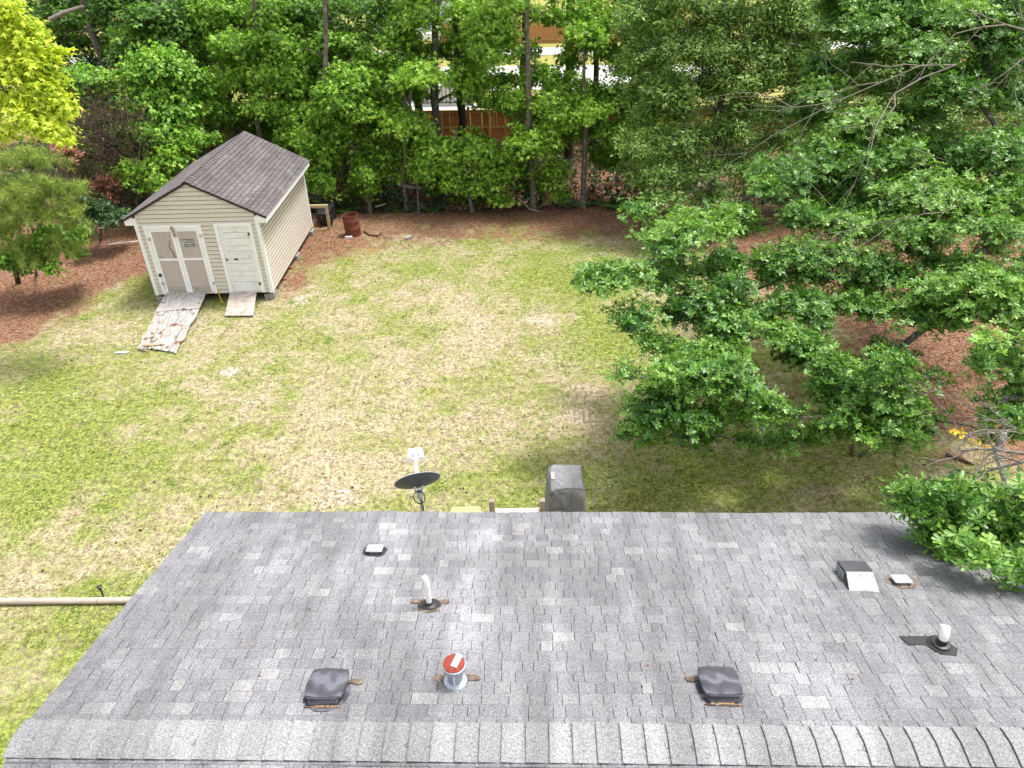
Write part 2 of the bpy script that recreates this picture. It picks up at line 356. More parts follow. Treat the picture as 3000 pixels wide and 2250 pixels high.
class Plant:
    """limbs grown from trunk points out to leafy pads"""
    def __init__(s, o, base, trunk, r0, r1, barkm, twigm, trunk_name='trunk'):
        s.o = o; s.base = np.array(base, float); s.bark = barkm; s.twig = twigm
        s.nodes = [np.array(p, float) for p in trunk]; s.ntr = len(trunk); s.par = [-1] + list(range(len(trunk)-1))
        L = len(trunk); s.tr = [r0 + (r1-r0)*i/(L-1) for i in range(L)]
        s.P0 = []; s.P1 = []
        # wobble and flare for the trunk
        pts = []; rad = []
        for i in range(L-1):
            for k in range(3):
                f = k/3; p = s.nodes[i]*(1-f) + s.nodes[i+1]*f; r = s.tr[i]*(1-f)+s.tr[i+1]*f
                if pts: p = p + rng.normal(size=3)*np.array([.25,.25,0])*r
                if not pts: r *= 1.35
                pts.append(p - s.base); rad.append(r)
        pts.append(s.nodes[-1]-s.base); rad.append(s.tr[-1])
        pts[0] = pts[0] + np.array([0,0,-.25])
        obj(trunk_name, MB().tube(pts, rad, 10), barkm, o, True)
    def limbs(s, pads, rmax, lift=.12, name='limbs'):
        C = [np.array(p[:3], float) for p in pads]
        tr = np.array(s.nodes[:s.ntr]); order = np.argsort([np.min(np.linalg.norm(tr-c, axis=1)) for c in C])
        plen = [0.0]*len(s.nodes); child = []
        for k in order:
            c = C[k]; best = min(range(len(s.nodes)), key=lambda i: np.linalg.norm(s.nodes[i]-c) + .3*plen[i] + (1.2*max(0, s.nodes[i][2]-c[2]) if i < s.ntr else .5*max(0, s.nodes[i][2]-c[2])))
            a = s.nodes[best]; d = np.linalg.norm(c-a); prev = best
            for f in (.33, .67, 1.0):
                p = a*(1-f) + c*f + np.array([0,0,lift*d*math.sin(math.pi*f)*.6]) + (rng.normal(size=3)*.05*d if f < 1 else 0)
                s.nodes.append(p); s.par.append(prev); plen.append(plen[prev] + d/3); prev = len(s.nodes)-1
        n = len(s.nodes); w = [0]*n; leafn = set(range(n)) - set(s.par)
        for i in leafn: w[i] = 1
        for i in range(n-1, -1, -1):
            if s.par[i] >= 0: w[s.par[i]] += w[i]
        mb = MB(); tot = max(w[s.ntr:]) if n > s.ntr else 1
        for i in range(s.ntr, n):
            j = s.par[i]; ri = max(.012, rmax*(w[i]/tot)**.5); rj = max(.012, rmax*(w[j]/tot)**.5) if j >= s.ntr else ri*1.25
            mb.tube([s.nodes[j]-s.base, s.nodes[i]-s.base], [rj, ri], 6, False)
        obj(name, mb, s.bark, s.o, True)
    def sprays(s, pads, dens, per, tmpl, size, mat, name='crown', twl=.45, droop=.25, flat=.6, tonej=.34, shell=.4, upn=.8, mode='spray', tone0=0.0):
        P = []; T = []; N = []; S = []; TN = []
        for pad in pads:
            c = np.array(pad[:3], float); R = np.array(pad[3:6], float); k = pad[6] if len(pad) > 6 else 1.0; tb = pad[7] if len(pad) > 7 else 0.0
            area = (R[0]*R[1] + R[0]*R[2] + R[1]*R[2])*4.2
            n = max(3, int(dens*k*area))
            d = rdir(n); d[:,2] = np.where(d[:,2] < -.35, -d[:,2]*.6, d[:,2]); d = nrm(d)
            lump = 1 + .22*np.sin(d[:,0]*5 + c[0]*3) * np.cos(d[:,1]*4.3 + c[1]*2) + .12*np.sin(d[:,2]*9 + c[2]*5)
            r = rng.random(n)**shell * lump
            tip = c + d*R*r[:,None] + rng.normal(size=(n,3))*.05
            a = d*np.array([1,1,.5]) + rng.normal(size=(n,3))*.4; a[:,2] -= droop; a = nrm(a)
            s.P0.append(c + (tip-c)*.35 + np.array([0,0,-.05])); s.P1.append(tip)
            padt = .46 + tb + rng.normal()*.10; twt = rng.normal(size=n)*.10; psz = rng.uniform(.82,1.16)
            if mode == 'rosette':
                m = per
                for q_ in range(3):       # rosettes at the tip and back along the twig
                    cen = tip - a*twl*.36*q_ + rng.normal(size=(n,3))*.015
                    up = nrm(a*.5 + np.array([0,0,1.])*.75 + rng.normal(size=(n,3))*.28)
                    e1 = nrm(np.cross(up, rdir(n))); e2 = np.cross(up, e1)
                    mm = m if q_ == 0 else m-3
                    for j in range(mm):
                        th = 2*math.pi*j/mm + rng.random(n)*.7
                        h = e1*np.cos(th)[:,None] + e2*np.sin(th)[:,None]
                        t_ = nrm(h + up*(.25 + .3*rng.random((n,1))) + rng.normal(size=(n,3))*.12)
                        P.append(cen); T.append(t_); N.append(nrm(up - t_*np.sum(up*t_,1,keepdims=True)))
                        S.append(psz*size*(.6+.6*rng.random(n))*(1 if q_ == 0 else .88))
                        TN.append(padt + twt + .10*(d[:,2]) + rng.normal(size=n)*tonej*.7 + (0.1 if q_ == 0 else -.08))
            elif mode == 'needle':
                for j in range(per):
                    cen = tip - a*(rng.random((n,1))*twl)
                    t_ = nrm(a*.75 + rdir(n)*.8 + np.array([0,0,-.1]))
                    P.append(cen); T.append(t_); N.append(nrm(np.cross(t_, rdir(n)))); S.append(size*(.7+.5*rng.random(n)))
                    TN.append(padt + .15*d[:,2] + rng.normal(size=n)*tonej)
            else:
                for j in range(per):
                    f = rng.random((n,1))
                    side = nrm(np.cross(a, np.array([[0,0,1.]])) + 1e-6)*np.where(rng.random((n,1)) < .5, 1, -1)
                    cen = tip - a*(f*twl) + side*.05 + rng.normal(size=(n,3))*(.07*flat+.02)
                    t_ = nrm(a*.55 + side*.8*(rng.random((n,1))*1.2) + rng.normal(size=(n,3))*.35 + np.array([0,0,-droop]))
                    nn = nrm(np.array([0,0,1.])*upn + d*(.45 if upn > .6 else .75) + rng.normal(size=(n,3))*.38)
                    P.append(cen); T.append(t_); N.append(nn); S.append(psz*size*(.6+.65*rng.random(n)))
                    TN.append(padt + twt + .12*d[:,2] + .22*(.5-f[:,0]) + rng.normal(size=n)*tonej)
        P = np.concatenate(P); T = np.concatenate(T); N = np.concatenate(N); S = np.concatenate(S); TN = np.concatenate(TN) + tone0
        return leaves(name, P, T, N, S, TN, tmpl, mat, s.o, s.base)
    def twigs(s, frac=.6, r=.006, name='twigs', mat=None):
        P0 = np.concatenate(s.P0); P1 = np.concatenate(s.P1); k = rng.random(len(P0)) < frac; P0 = P0[k]; P1 = P1[k]
        V, l, st = cones(P0 - s.base, P1 - s.base, np.full(len(P0), r), np.full(len(P0), r*.4))
        link(name, raw_mesh(name, V, l, st, mat or s.twig), s.o)
def pad(u, v, y, ru, rv, k=1.0, tb=0.0, dy=None):
    c = at(u, v, y); ru *= 1.2; rv *= 1.2; rx = px(ru, y, v); rz = px(rv, y, v)*.95
    return (c.x, c.y, c.z, rx, dy or rx*.85, rz, k, tb)

# ------------------------------------------------------------------ house with shingle roof
YE, ZE, SLOPE, HYAW = 7.388, 2.9932, 0.2371, -0.0283
EXPO = 3.6832/25; TR = 25.5*EXPO + .16; XL, XR = -4.299, 9.6
cs_, ss_ = math.cos(SLOPE), math.sin(SLOPE)
house = thing('house', 'single storey house with weathered grey shingle roof in the foreground', 'house', (0, YE, 0), HYAW)
def RL(x, t, h=0.0):
    h += .009*math.sin(x*1.3+.5)*math.sin(t*1.9+x*.4)      # the old deck sags a little between rafters
    return (x, -t*cs_ + h*ss_, ZE + t*ss_ + h*cs_)
def RL2(x, t, h=0.0):                     # the street-side slope beyond the ridge; t measured down from the ridge
    yr = -TR*cs_; zr = ZE + TR*ss_; return (x, yr - t*cs_ - h*ss_, zr - t*ss_ + h*cs_)
def roof_at(u, v, h=0.0):
    d = ray(u, v); c, s = math.cos(HYAW), math.sin(HYAW)
    n = Vector((-s*ss_, c*ss_, cs_)); O = Vector((0, YE, ZE)) + n*h
    P = CAM + d*(n.dot(O-CAM)/n.dot(d)); q_ = P - Vector((0, YE, 0))
    x = q_.x*c + q_.y*s; y = -q_.x*s + q_.y*c
    return x, -(y - h*ss_)/cs_
def roof_stains(t, c, ob):
    sp = t.new('ShaderNodeSeparateXYZ'); t.set(sp.inputs[0], ob); X, Y = sp.outputs[0], sp.outputs[1]
    n = t.noise(ob, 3.5, 4, .6)
    def streak(x0, w, y0, y1, colr, k, c):
        dx = t.math('ABSOLUTE', t.math('SUBTRACT', t.math('ADD', X, t.math('MULTIPLY', t.math('SUBTRACT', n, .5), w*1.2)), x0))
        m = t.math('SUBTRACT', 1.0, t.step(dx, w*.35, w*1.15))
        m = t.math('MULTIPLY', m, t.step(Y, y0-.05, y0+.25)); m = t.math('MULTIPLY', m, t.math('SUBTRACT', 1.0, t.step(Y, y1-.5, y1+.1)))
        m = t.math('MULTIPLY', m, t.math('MULTIPLY', t.step(n, .3, .6), k))
        return t.mix(m, c, t.mix(1.0, c, colr, 'MULTIPLY'))
    fx, ft = roof_at(1335, 1960); c = streak(fx+.08, .24, -ft*cs_, -.1, (1.45,1.45,1.45), .75, c)
    vx, vt = roof_at(1098, 1600); c = streak(vx, .12, -vt*cs_, .1, (1.4,1.38,1.38), .8, c)
    sx, st = roof_at(980, 1700); c = streak(sx, .08, -st*cs_, -st*cs_+.8, (1.4,1.4,1.42), .8, c)
    sx, st = roof_at(700, 1850); c = streak(sx, .4, -st*cs_, -.5, (1.3,1.3,1.34), .7, c)
    def halo(u, v, rx, ry, colr, k, c):
        x0, t0 = roof_at(u, v)
        a = t.math('DIVIDE', t.math('SUBTRACT', X, x0), rx); b = t.math('DIVIDE', t.math('ADD', Y, t0*cs_), ry)
        r = t.math('SQRT', t.math('ADD', t.math('MULTIPLY', a, a), t.math('MULTIPLY', b, b)))
        r = t.math('ADD', r, t.math('MULTIPLY', t.math('SUBTRACT', n, .5), .9))
        m = t.math('MULTIPLY', t.math('SUBTRACT', 1.0, t.step(r, .6, 1.1)), k)
        return t.mix(m, c, colr)
    c = halo(1097, 1612, .17, .15, (.06,.06,.065), .85, c)
    c = halo(1500, 1640, .9, .25, (.12,.12,.125), .4, c)
    c = halo(2640, 1700, .22, .14, (.12,.10,.085), .7, c)
    c = halo(2480, 1665, .15, .3, (.10,.10,.10), .5, c)
    return c
m_shingle = shingle_mat('roof_shingle', (.138,.137,.146), (.206,.205,.213), (.228,.225,.222), roof_stains)
m_cap = shingle_mat('cap_shingle', (.188,.188,.195), (.222,.222,.228), (.236,.236,.24))
m_deck = plain('roof_felt', (.03,.03,.032), .95, .1)
m_vinyl = plain('house_vinyl', (.6,.58,.53), .6, .05)
m_white = plain('white_trim', (.78,.78,.77), .55, .05, 8)
# deck under the shingles, walls, fascia, soffit
mb = MB()
for fn, T in ((RL, TR), (RL2, TR)):
    mb.hexa([fn(XL+.02,0,-.04), fn(XR-.02,0,-.04), fn(XR-.02,T-.02,-.04), fn(XL+.02,T-.02,-.04), fn(XL+.02,0,-.002), fn(XR-.02,0,-.002), fn(XR-.02,T-.02,-.002), fn(XL+.02,T-.02,-.002)])
obj('roof_deck', mb, m_deck, house)
yr = -TR*cs_
mb = MB(); mb.box(XL+.35, XR-.35, 2*yr+.32, -.32, .05, ZE-.02)
obj('wall', mb, m_vinyl, house)
for xx in (XL+.35, XR-.36):
    mb = MB(); mb.loft([[(xx, 2*yr+.32, ZE-.02), (xx, -.32, ZE-.02), (xx, yr, ZE + (TR-.05)*ss_-.08)], [(xx+.02, 2*yr+.32, ZE-.02), (xx+.02, -.32, ZE-.02), (xx+.02, yr, ZE + (TR-.05)*ss_-.08)]])
    obj('gable', mb, m_vinyl, house)
for ya, yb in ((-.03, -.012), (2*yr+.012, 2*yr+.03)):
    obj('fascia', MB().box(XL+.03, XR-.03, ya, yb, ZE-.2, ZE-.045), m_white, house)
for ya, yb in ((-.318, -.034), (2*yr+.034, 2*yr+.318)):
    obj('soffit', MB().box(XL+.05, XR-.05, ya, yb, ZE-.19, ZE-.17), m_white, house)
for xx in (XL+.03, XR-.05):
    mb = MB()
    for fn in (RL, RL2):
        mb.hexa([fn(xx,.02,-.2), fn(xx+.02,.02,-.2), fn(xx+.02,TR-.04,-.2), fn(xx,TR-.04,-.2), fn(xx,.02,-.043), fn(xx+.02,.02,-.043), fn(xx+.02,TR-.04,-.043), fn(xx,TR-.04,-.043)])
    obj('rake_board', mb, m_white, house)
obj('back_door', MB().box(-.45, .45, -.317, -.27, .98, 2.9), m_white, house)
# shingle tabs
tabs = []
for i in range(27):
    x = XL - .015*random.random(); t0 = i*EXPO - (.012 if i == 0 else 0)
    x -= 0
    while x < XR:
        w = random.choice((.11,.13,.16,.17,.19,.22,.26))*random.uniform(.92,1.08)
        x1 = min(x+w, XR)
        if XR - x1 < .08: x1 = XR
        t1 = min(t0+EXPO+.03, TR-.012)
        if t1 - t0 > .02:
            hi = random.choice((.006,.007,.011,.0125)) + (random.uniform(.008,.016) if random.random() < .02 else 0)
            tn = min(1, max(.1, random.gauss(.42,.13))); tn = tn if random.random() > .06 else random.uniform(.7,.95)
            g = .0028
            tabs.append((x+g, x1-g, t0+random.uniform(-.004,.004), t1, hi, tn))
        x = x1
def tab_mesh(mb, fn, a):
    x0, x1, t0, t1, hi, tn = a; s = random.uniform(-.002,.002)
    e = .011                                # the cut edge shows bare asphalt
    mb.add([fn(x0,t0+s,hi-.006), fn(x1,t0-s,hi-.006), fn(x1,t1,.0), fn(x0,t1,.0), fn(x0,t0+s+e,hi+.003), fn(x1,t0-s+e,hi+.003), fn(x1,t1,.0035), fn(x0,t1,.0035), fn(x0,t0+s,hi-.001), fn(x1,t0-s,hi-.001)],
        [(3,2,1,0),(4,5,6,7),(8,9,5,4),(0,1,9,8),(1,2,6,5,9),(2,3,7,6),(3,0,8,4,7)])
def tab_tone(tn): return [tn]*8 + [0.0]*2
Rh = Matrix.Rotation(HYAW, 4, 'Z')
def in_view(p):
    w = Rh @ Vector(p) + Vector((0, YE, 0)) - CAM
    c, s = math.cos(PITCH), math.sin(PITCH); d = w.y*c - w.z*s
    return d, abs(w.x/d) < .72, d
scored = []
for a in tabs:
    d, ok, _ = in_view(RL((a[0]+a[1])/2, a[2], 0)); scored.append(((a[1]-a[0])/d/d if ok and a[2] < 25*EXPO else 0, a))
scored.sort(key=lambda z: -z[0])
for sc_, a in scored[:300]:
    mb = MB(); tab_mesh(mb, RL, a); obj('shingle', mb, m_shingle, house, tone=tab_tone(a[5]))
mb = MB(); tones = []
for sc_, a in scored[300:]:
    tab_mesh(mb, RL, a); tones += tab_tone(a[5])
for i in range(27):                       # street-side slope
    x = XL
    while x < XR:
        w = random.choice((.16,.2,.25,.3)); x1 = min(x+w, XR); tt = TR - i*EXPO
        if tt > .05:
            tn = min(1, max(.1, random.gauss(.35,.2)))
            tab_mesh(mb, lambda x_, t_, h_: RL2(x_, TR - t_, h_), (x+.003, x1-.003, i*EXPO, min(i*EXPO+EXPO+.03, TR-.012), random.choice((.006,.011)), tn)); tones += tab_tone(tn)
        x = x1
o = obj('shingles', mb, m_shingle, house, tone=tones); o['kind'] = 'stuff'
# ridge caps, each bent over the ridge and lapping the next
CW = .205; x = XL - .02; k = 0
while x < XR:
    mb = MB(); x1 = min(x + CW + .04, XR + .01); hL, hR = .014, .030
    def cap_ring(xx, h, th):
        pts = []
        for j in range(7):
            s = -1 + j/3.0; ln = .15 if s < 0 else .2
            if s < 0: p = RL(xx, TR - ln*(-s), h)
            else: p = RL2(xx, ln*s, h)
            z = p[2] - .012*math.exp(-(s*2.2)**2); pts.append((p[0], p[1], z+th))
        return pts
    sk = random.uniform(-.008,.008)
    a0 = cap_ring(x+sk, hR, .0); a1 = cap_ring(x+sk, hR, .006); a2 = cap_ring(x+sk+.011, hR, .0065); b0 = cap_ring(x1+sk, hL-.006, 0); b1 = cap_ring(x1+sk, hL-.006, .004)
    n = 7; vs = a0+a1+b0+b1+a2; fs = []; ct_ = random.uniform(.3,.8)
    for j in range(n-1):
        fs += [(n+j, n+j+1, 4*n+j+1, 4*n+j), (4*n+j, 4*n+j+1, 3*n+j+1, 3*n+j), (j, 2*n+j, 2*n+j+1, j+1), (j, j+1, n+j+1, n+j), (2*n+j, 3*n+j, 3*n+j+1, 2*n+j+1)]
    fs += [(0, n, 4*n, 3*n, 2*n), (n-1, 3*n-1, 4*n-1, 5*n-1, 2*n-1)]
    mb.add(vs, fs)
    o = obj('ridge_cap', mb, m_cap, house, tone=[ct_]*7 + [0.0]*7 + [ct_]*21); x += CW*random.uniform(.97,1.03)
# things fixed through the roof
m_vent = NT('faded_black_plastic')
ob = m_vent.coord('Object'); wv = m_vent.new('ShaderNodeTexWave', wave_type='RINGS'); m_vent.set(wv.inputs['Vector'], ob); wv.inputs['Scale'].default_value = 3.2; wv.inputs['Distortion'].default_value = 7; wv.inputs['Detail'].default_value = 3; wv.inputs['Detail Scale'].default_value = 1.2
m_vent.done(m_vent.ramp(wv.outputs['Fac'], [(.1,(.042,.043,.052)),(.6,(.06,.062,.076)),(1,(.11,.112,.135))]), .68, 0, .35); m_vent = m_vent.m
m_black = plain('black_plastic', (.018,.018,.02), .45, .2, 8, 0, .5)
m_mastic = plain('brown_mastic', (.11,.08,.06), .9, .6, 14, bump=.5, dirt=(.30,.25,.19))
m_galv = plain('galvanised_steel', (0.4,0.448,0.504), .42, .15, 9, .6, .5)
m_pvc = plain('white_pvc', (.82,.81,.77), .4, .04, 10, 0, .5, dirt=(.62,.59,.52))
m_rust = plain('rusty_steel', (.165,.052,.032), .8, .35, 16, .1, .3, .3, dirt=(.085,.034,.026))
def rmap(x0, t0, rot=0.0):
    c, s = math.cos(rot), math.sin(rot)
    return lambda a, b, h: RL(x0 + a*c - b*s, t0 + a*s + b*c, h)
def ragged(rx, ry, n=16, j=.25, seed=0):
    r = random.Random(seed); return [(rx*math.cos(2*math.pi*k/n)*r.uniform(1-j,1+j), ry*math.sin(2*math.pi*k/n)*r.uniform(1-j,1+j)) for k in range(n)]
def patch(par, x0, t0, poly, h=.016, name='mastic_patch', mat=None):
    mb = MB().prism(poly, .0, h); mb.xf(rmap(x0, t0)); return obj(name, mb, mat or m_mastic, par)
for n_, (u, v, lab) in enumerate(((957, 1990, 'black square roof vent left of the rusty flue cap'), (2110, 1982, 'black square roof vent right of the rusty flue cap'))):
    x0, t0 = roof_at(u, v, .15)
    b_ = link('box_vent', None, house); tag(b_, lab)
    mb = MB(); mb.prism(rpoly(.14,.185,.02), .0, .10); mb.xf(rmap(x0, t0+.012)); obj('throat', mb, m_vent, b_, True)
    N_ = 21; vs = []; fs = []
    for j in range(N_):
        for i in range(N_):
            a = -1 + 2*i/(N_-1); b = -1 + 2*j/(N_-1)
            # squircle mapping for rounded corners
            k_ = 1 - .10*(a*a*b*b); X_ = .185*a*k_; Y_ = .183*b*k_
            h = .14 - .022*max(abs(a), abs(b))**6 - .004*(a*a+b*b)
            for da, db in ((-.55,-.55),(.55,-.55),(-.55,.55),(.55,.55)):
                r2 = ((a-da)**2 + (b-db)**2)/.035; h += .008*math.exp(-r2) - .010*math.exp(-r2*5)
            h -= .007*math.exp(-((a+b*.35)/.12)**2)
            vs.append((X_, Y_, h))
    for j in range(N_-1):
        for i in range(N_-1): p_ = j*N_+i; fs.append((p_, p_+1, p_+N_+1, p_+N_))
    rim = [i for i in range(N_)] + [j*N_+N_-1 for j in range(1,N_)] + [(N_-1)*N_+i for i in range(N_-2,-1,-1)] + [j*N_ for j in range(N_-2,0,-1)]
    o_ = len(vs); vs += [(vs[i][0]*1.015, vs[i][1]*1.015, .088) for i in rim]
    for q_ in range(len(rim)): fs.append((rim[q_], o_+q_, o_+(q_+1)%len(rim), rim[(q_+1)%len(rim)]))
    fs.append(tuple(o_+q_ for q_ in range(len(rim))))
    mb = MB().add(vs, fs); mb.xf(rmap(x0, t0, .0)); obj('hood', mb, m_vent, b_, True)
    mb = MB().prism(ragged(.21,.225,20,.06,n_), 0, .013); mb.xf(rmap(x0, t0+.03)); obj('base_flange', mb, m_vent, b_)
    mb = MB().prism(ragged(.07,.035,10,.35,n_+5), 0, .02); mb.xf(rmap(x0+(.235 if n_ == 0 else -.23), t0-.12)); obj('mastic_smear', mb, m_mastic, b_)
    mb = MB().prism(ragged(.155,.016,14,.3,n_+9), 0, .02); mb.xf(rmap(x0, t0+.205)); obj('mastic_smear', mb, m_mastic, b_)
    mb = MB(); 
    for q_ in range(9): xx = random.uniform(-.13,.12); mb.prism([(xx,.196),(xx+.04,.196),(xx+.03,.206),(xx+.005,.21)], .02, .028)
    mb.xf(rmap(x0, t0)); obj('leaf_debris', mb, plain('dry_leaf', (.42,.25,.13)), b_)['kind'] = 'stuff'
def upright(x0, t0): p = Vector(RL(x0, t0)); return p
# flue with the rusty cap
x0, t0 = roof_at(1335, 1998); fl = link('flue_pipe', None, house); tag(fl, 'galvanised flue pipe with a round rust-red cap')
p = upright(x0, t0)
patch(fl, x0, t0-.02, ragged(.13,.125,22,.14,3)); patch(fl, x0-.16, t0-.03, ragged(.065,.045,14,.3,4)); patch(fl, x0+.16, t0-.05, ragged(.07,.045,14,.3,5))
obj('storm_collar', MB().lathe([(.115,-.03),(.112,.03),(.08,.055)], 24, p), m_galv, fl, True)
obj('pipe', MB().lathe([(.074,-.05),(.074,.24)], 24, p), m_galv, fl, True)
obj('pipe_seam', MB().box(p.x-.006, p.x+.006, p.y-.079, p.y-.073, p.z, p.z+.23), m_white, fl)
obj('cap_skirt', MB().lathe([(.094,.215),(.108,.22),(.110,.272),(.104,.274)], 28, p), m_galv, fl, True)
obj('cap_top', MB().lathe([(.104,.2745),(.104,.283),(.085,.292),(.02,.296)], 28, p), plain('red_rust_cap', (.20,.042,.030), .85, .35, 30, 0, .2, .4), fl, True)
mb = MB().box(-.03,.03,-.07,.07,0,.002); rt = math.radians(20); mb.xf(lambda a,b,c: (p.x+.025+a*math.cos(rt)-b*math.sin(rt)*-1, p.y+.02-a*math.sin(rt)*-1*.0+b*math.cos(rt)-a*.35, p.z+.298+c))
obj('label_plate', mb, m_white, fl)
mb = MB()
for dx, dy in ((-.012,.065),(.055,-.035)): mb.lathe([(.005,.301),(.003,.304)], 8, (p.x+dx, p.y+dy, p.z))
obj('rivets', mb, m_rust, fl)
# tall white vent pipe
x0, t0 = roof_at(1258, 1776); vp = link('vent_pipe', None, house); tag(vp, 'tall white plastic vent pipe with brown mastic round its boot')
p = upright(x0, t0)
patch(vp, x0, t0, ragged(.15,.13,24,.2,8), .012); patch(vp, x0-.14, t0-.06, ragged(.075,.04,14,.3,9)); patch(vp, x0+.145, t0-.06, ragged(.075,.04,14,.3,10))
patch(vp, x0, t0-.01, ragged(.125,.10,18,.12,11), .018, 'boot_flange', m_black)
obj('boot', MB().lathe([(.085,-.02),(.08,.03),(.045,.05),(.04,.075)], 20, p), m_black, vp, True)
obj('pipe', MB().tube([p+Vector(q_) for q_ in ((0,0,0),(0,.0,.25),(.002,.0,.33),(-.002,.006,.38),(-.010,.013,.41),(-.02,.02,.435),(-.03,.026,.45))], [.031,.031,.032,.032,.032,.031,.026], 16), m_pvc, vp, True)
# short vent pipe with black boot
x0, t0 = roof_at(2752, 1893); vp = link('vent_pipe', None, house); tag(vp, 'short white vent pipe in a fat black boot at the right')
p = upright(x0, t0)
mb = MB().prism([(-.34,-.13),(.02,-.13),(.10,-.05),(.15,.06),(.08,.16),(-.07,.14),(-.14,.0),(-.31,.0)], 0, .02); mb.xf(rmap(x0, t0)); obj('boot_flange', mb, m_black, vp)
obj('boot', MB().lathe([(.125,-.03),(.12,.02),(.09,.04),(.085,.06),(.055,.065),(.05,.12)], 22, p), m_black, vp, True)
obj('pipe', MB().tube([p+Vector(q_) for q_ in ((0,0,.05),(.0,.0,.17),(.005,.02,.20),(.012,.05,.25))], [.04,.045,.048,.046], 16), m_pvc, vp, True)
# range vent
x0, t0 = roof_at(2512, 1690, .07); rv = link('range_vent', None, house); tag(rv, 'boxy metal range vent with pale sloping front and black top')
mb = MB().hexa([(-.165,-.2,0),(.165,-.2,0),(.165,.2,0),(-.165,.2,0),(-.16,-.2,.15),(.16,-.2,.15),(.15,.02,.145),(-.15,.02,.145)]); mb.xf(rmap(x0, t0)); obj('hood', mb, plain('dark_flashing', (.05,.05,.056), .55, .3, 6), rv)
mb = MB().hexa([(-.164,.207,.004),(.164,.207,.004),(.168,.213,.004),(-.168,.213,.004),(-.149,.024,.15),(.149,.024,.15),(.152,.03,.152),(-.152,.03,.152)]); mb.xf(rmap(x0, t0)); obj('front_plate', mb, plain('grey_primer', (.36,.34,.345), .7, .2, 14, dirt=(.25,.23,.225)), rv)
for q_ in range(5):
    mb = MB().hexa([(-.17,-.17+q_*.04,.02),(-.166,-.17+q_*.04,.02),(-.166,-.15+q_*.04,.02),(-.17,-.15+q_*.04,.02),(-.17,-.17+q_*.04,.12),(-.163,-.17+q_*.04,.12),(-.163,-.15+q_*.04,.12),(-.17,-.15+q_*.04,.12)]); mb.xf(rmap(x0, t0)); obj('louver', mb, m_galv, rv)
mb = MB().prism(ragged(.21,.25,22,.06,21), 0, .012); mb.xf(rmap(x0, t0)); obj('mastic_patch', mb, m_mastic, rv)
# two little galvanised caps
for u, v, lab in ((1098, 1606, 'small galvanised vent cap with dark stain at the left'), (2640, 1697, 'small blue-grey vent cap beside the range vent')):
    x0, t0 = roof_at(u, v, .05); sv = link('exhaust_vent', None, house); tag(sv, lab)
    mb = MB().prism(rpoly(.06,.05,.01), 0, .05); mb.xf(rmap(x0, t0)); obj('throat', mb, m_galv, sv)
    mb = MB().prism(rpoly(.10,.075,.012), .05, .062, rpoly(.10,.075,.012)); mb.prism(rpoly(.098,.073,.01), .0625, .085, rpoly(.07,.045,.01)); mb.xf(rmap(x0, t0)); obj('cap', mb, plain('bright_galvanised', (.48,.53,.58), .4, .06, 9, .35, .5), sv, True)
    mb = MB().prism(ragged(.15,.12,16,.15,int(u)), 0, .014); mb.xf(rmap(x0, t0)); obj('base_flange', mb, m_deck if u < 2000 else m_mastic, sv)

# ------------------------------------------------------------------ shed
SX, SY, SYAW, W, L, ZB, HW, RISE = -9.1736, 20.4276, 0.01, 3.6079, 5.7235, .2508, 2.5378, .9203
OVS, OVF, OVB = .2811, .05, .06
shed = thing('shed', 'cream vinyl sided garden shed with dark shingle roof on blocks', 'shed', (SX, SY, 0), SYAW)
hwid = W/2; slp = RISE/hwid; th = math.atan(slp)
m_siding = NT('cream_siding'); ob = m_siding.coord('Object')
zz_ = m_siding.new('ShaderNodeSeparateXYZ'); m_siding.set(zz_.inputs[0], ob); sn_ = m_siding.noise(m_siding.scale(ob, (1,1,.4)), 4, 5, .7)
sp_ = m_siding.math('SUBTRACT', 1.0, m_siding.step(m_siding.math('ADD', zz_.outputs[2], m_siding.math('MULTIPLY', sn_, -.5)), .0, .45))
c_ = m_siding.mix(m_siding.math('MULTIPLY', m_siding.step(m_siding.noise(ob, 3, 5, .65), .45, .75), .35), (.60,.548,.47), (.49,.44,.37))
c_ = m_siding.mix(m_siding.math('MULTIPLY', m_siding.step(sn_, .5, .7), .3), c_, (.36,.34,.29))
m_siding.done(m_siding.mix(m_siding.math('MULTIPLY', sp_, .55), c_, (.30,.25,.19)), .55, 0, .35); m_siding = m_siding.m
m_peel = worn_paint('peeling_white_paint', (0.821,0.821,0.81), (0.238,0.184,0.14), .665)
m_peel2 = worn_paint('mildewed_white_paint', (.76,.76,.74), (.30,.27,.22), .66, (.30,.32,.27))
m_ply = wood_mat('grey_plywood', (.44,.38,.34), (14,1,.8), (.24,.19,.15), .66, .12)
m_shed_sh = shingle_mat('shed_shingle', (.092,.082,.084), (.15,.135,.137), (.20,.185,.187))
m_drip = plain('brown_drip_edge', (.035,.026,.026), .5, .1)
obj('wall_core', MB().box(-hwid+.012, hwid-.012, .012, L-.012, ZB, ZB+HW), plain('shed_sheathing', (.15,.125,.1)), shed)
mb = MB(); gz = ZB+HW
mb.loft([[(-hwid+.02, .014, gz), (hwid-.02, .014, gz), (0, .014, gz+RISE-.02)], [(-hwid+.02, L-.014, gz), (hwid-.02, L-.014, gz), (0, L-.014, gz+RISE-.02)]]); obj('gable_core', mb, plain('shed_sheathing_gable', (.15,.125,.1)), shed)
LAP = .128
def lap_x(xa, xb, za, zb, xa2, xb2, y, s):    # board on a front (s=-1) or rear (s=1) wall
    o0, o1 = .024*s, .008*s
    return MB().hexa([(xa,y,za),(xb,y,za),(xb,y+o0,za),(xa,y+o0,za),(xa2,y,zb),(xb2,y,zb),(xb2,y+o1,zb),(xa2,y+o1,zb)])
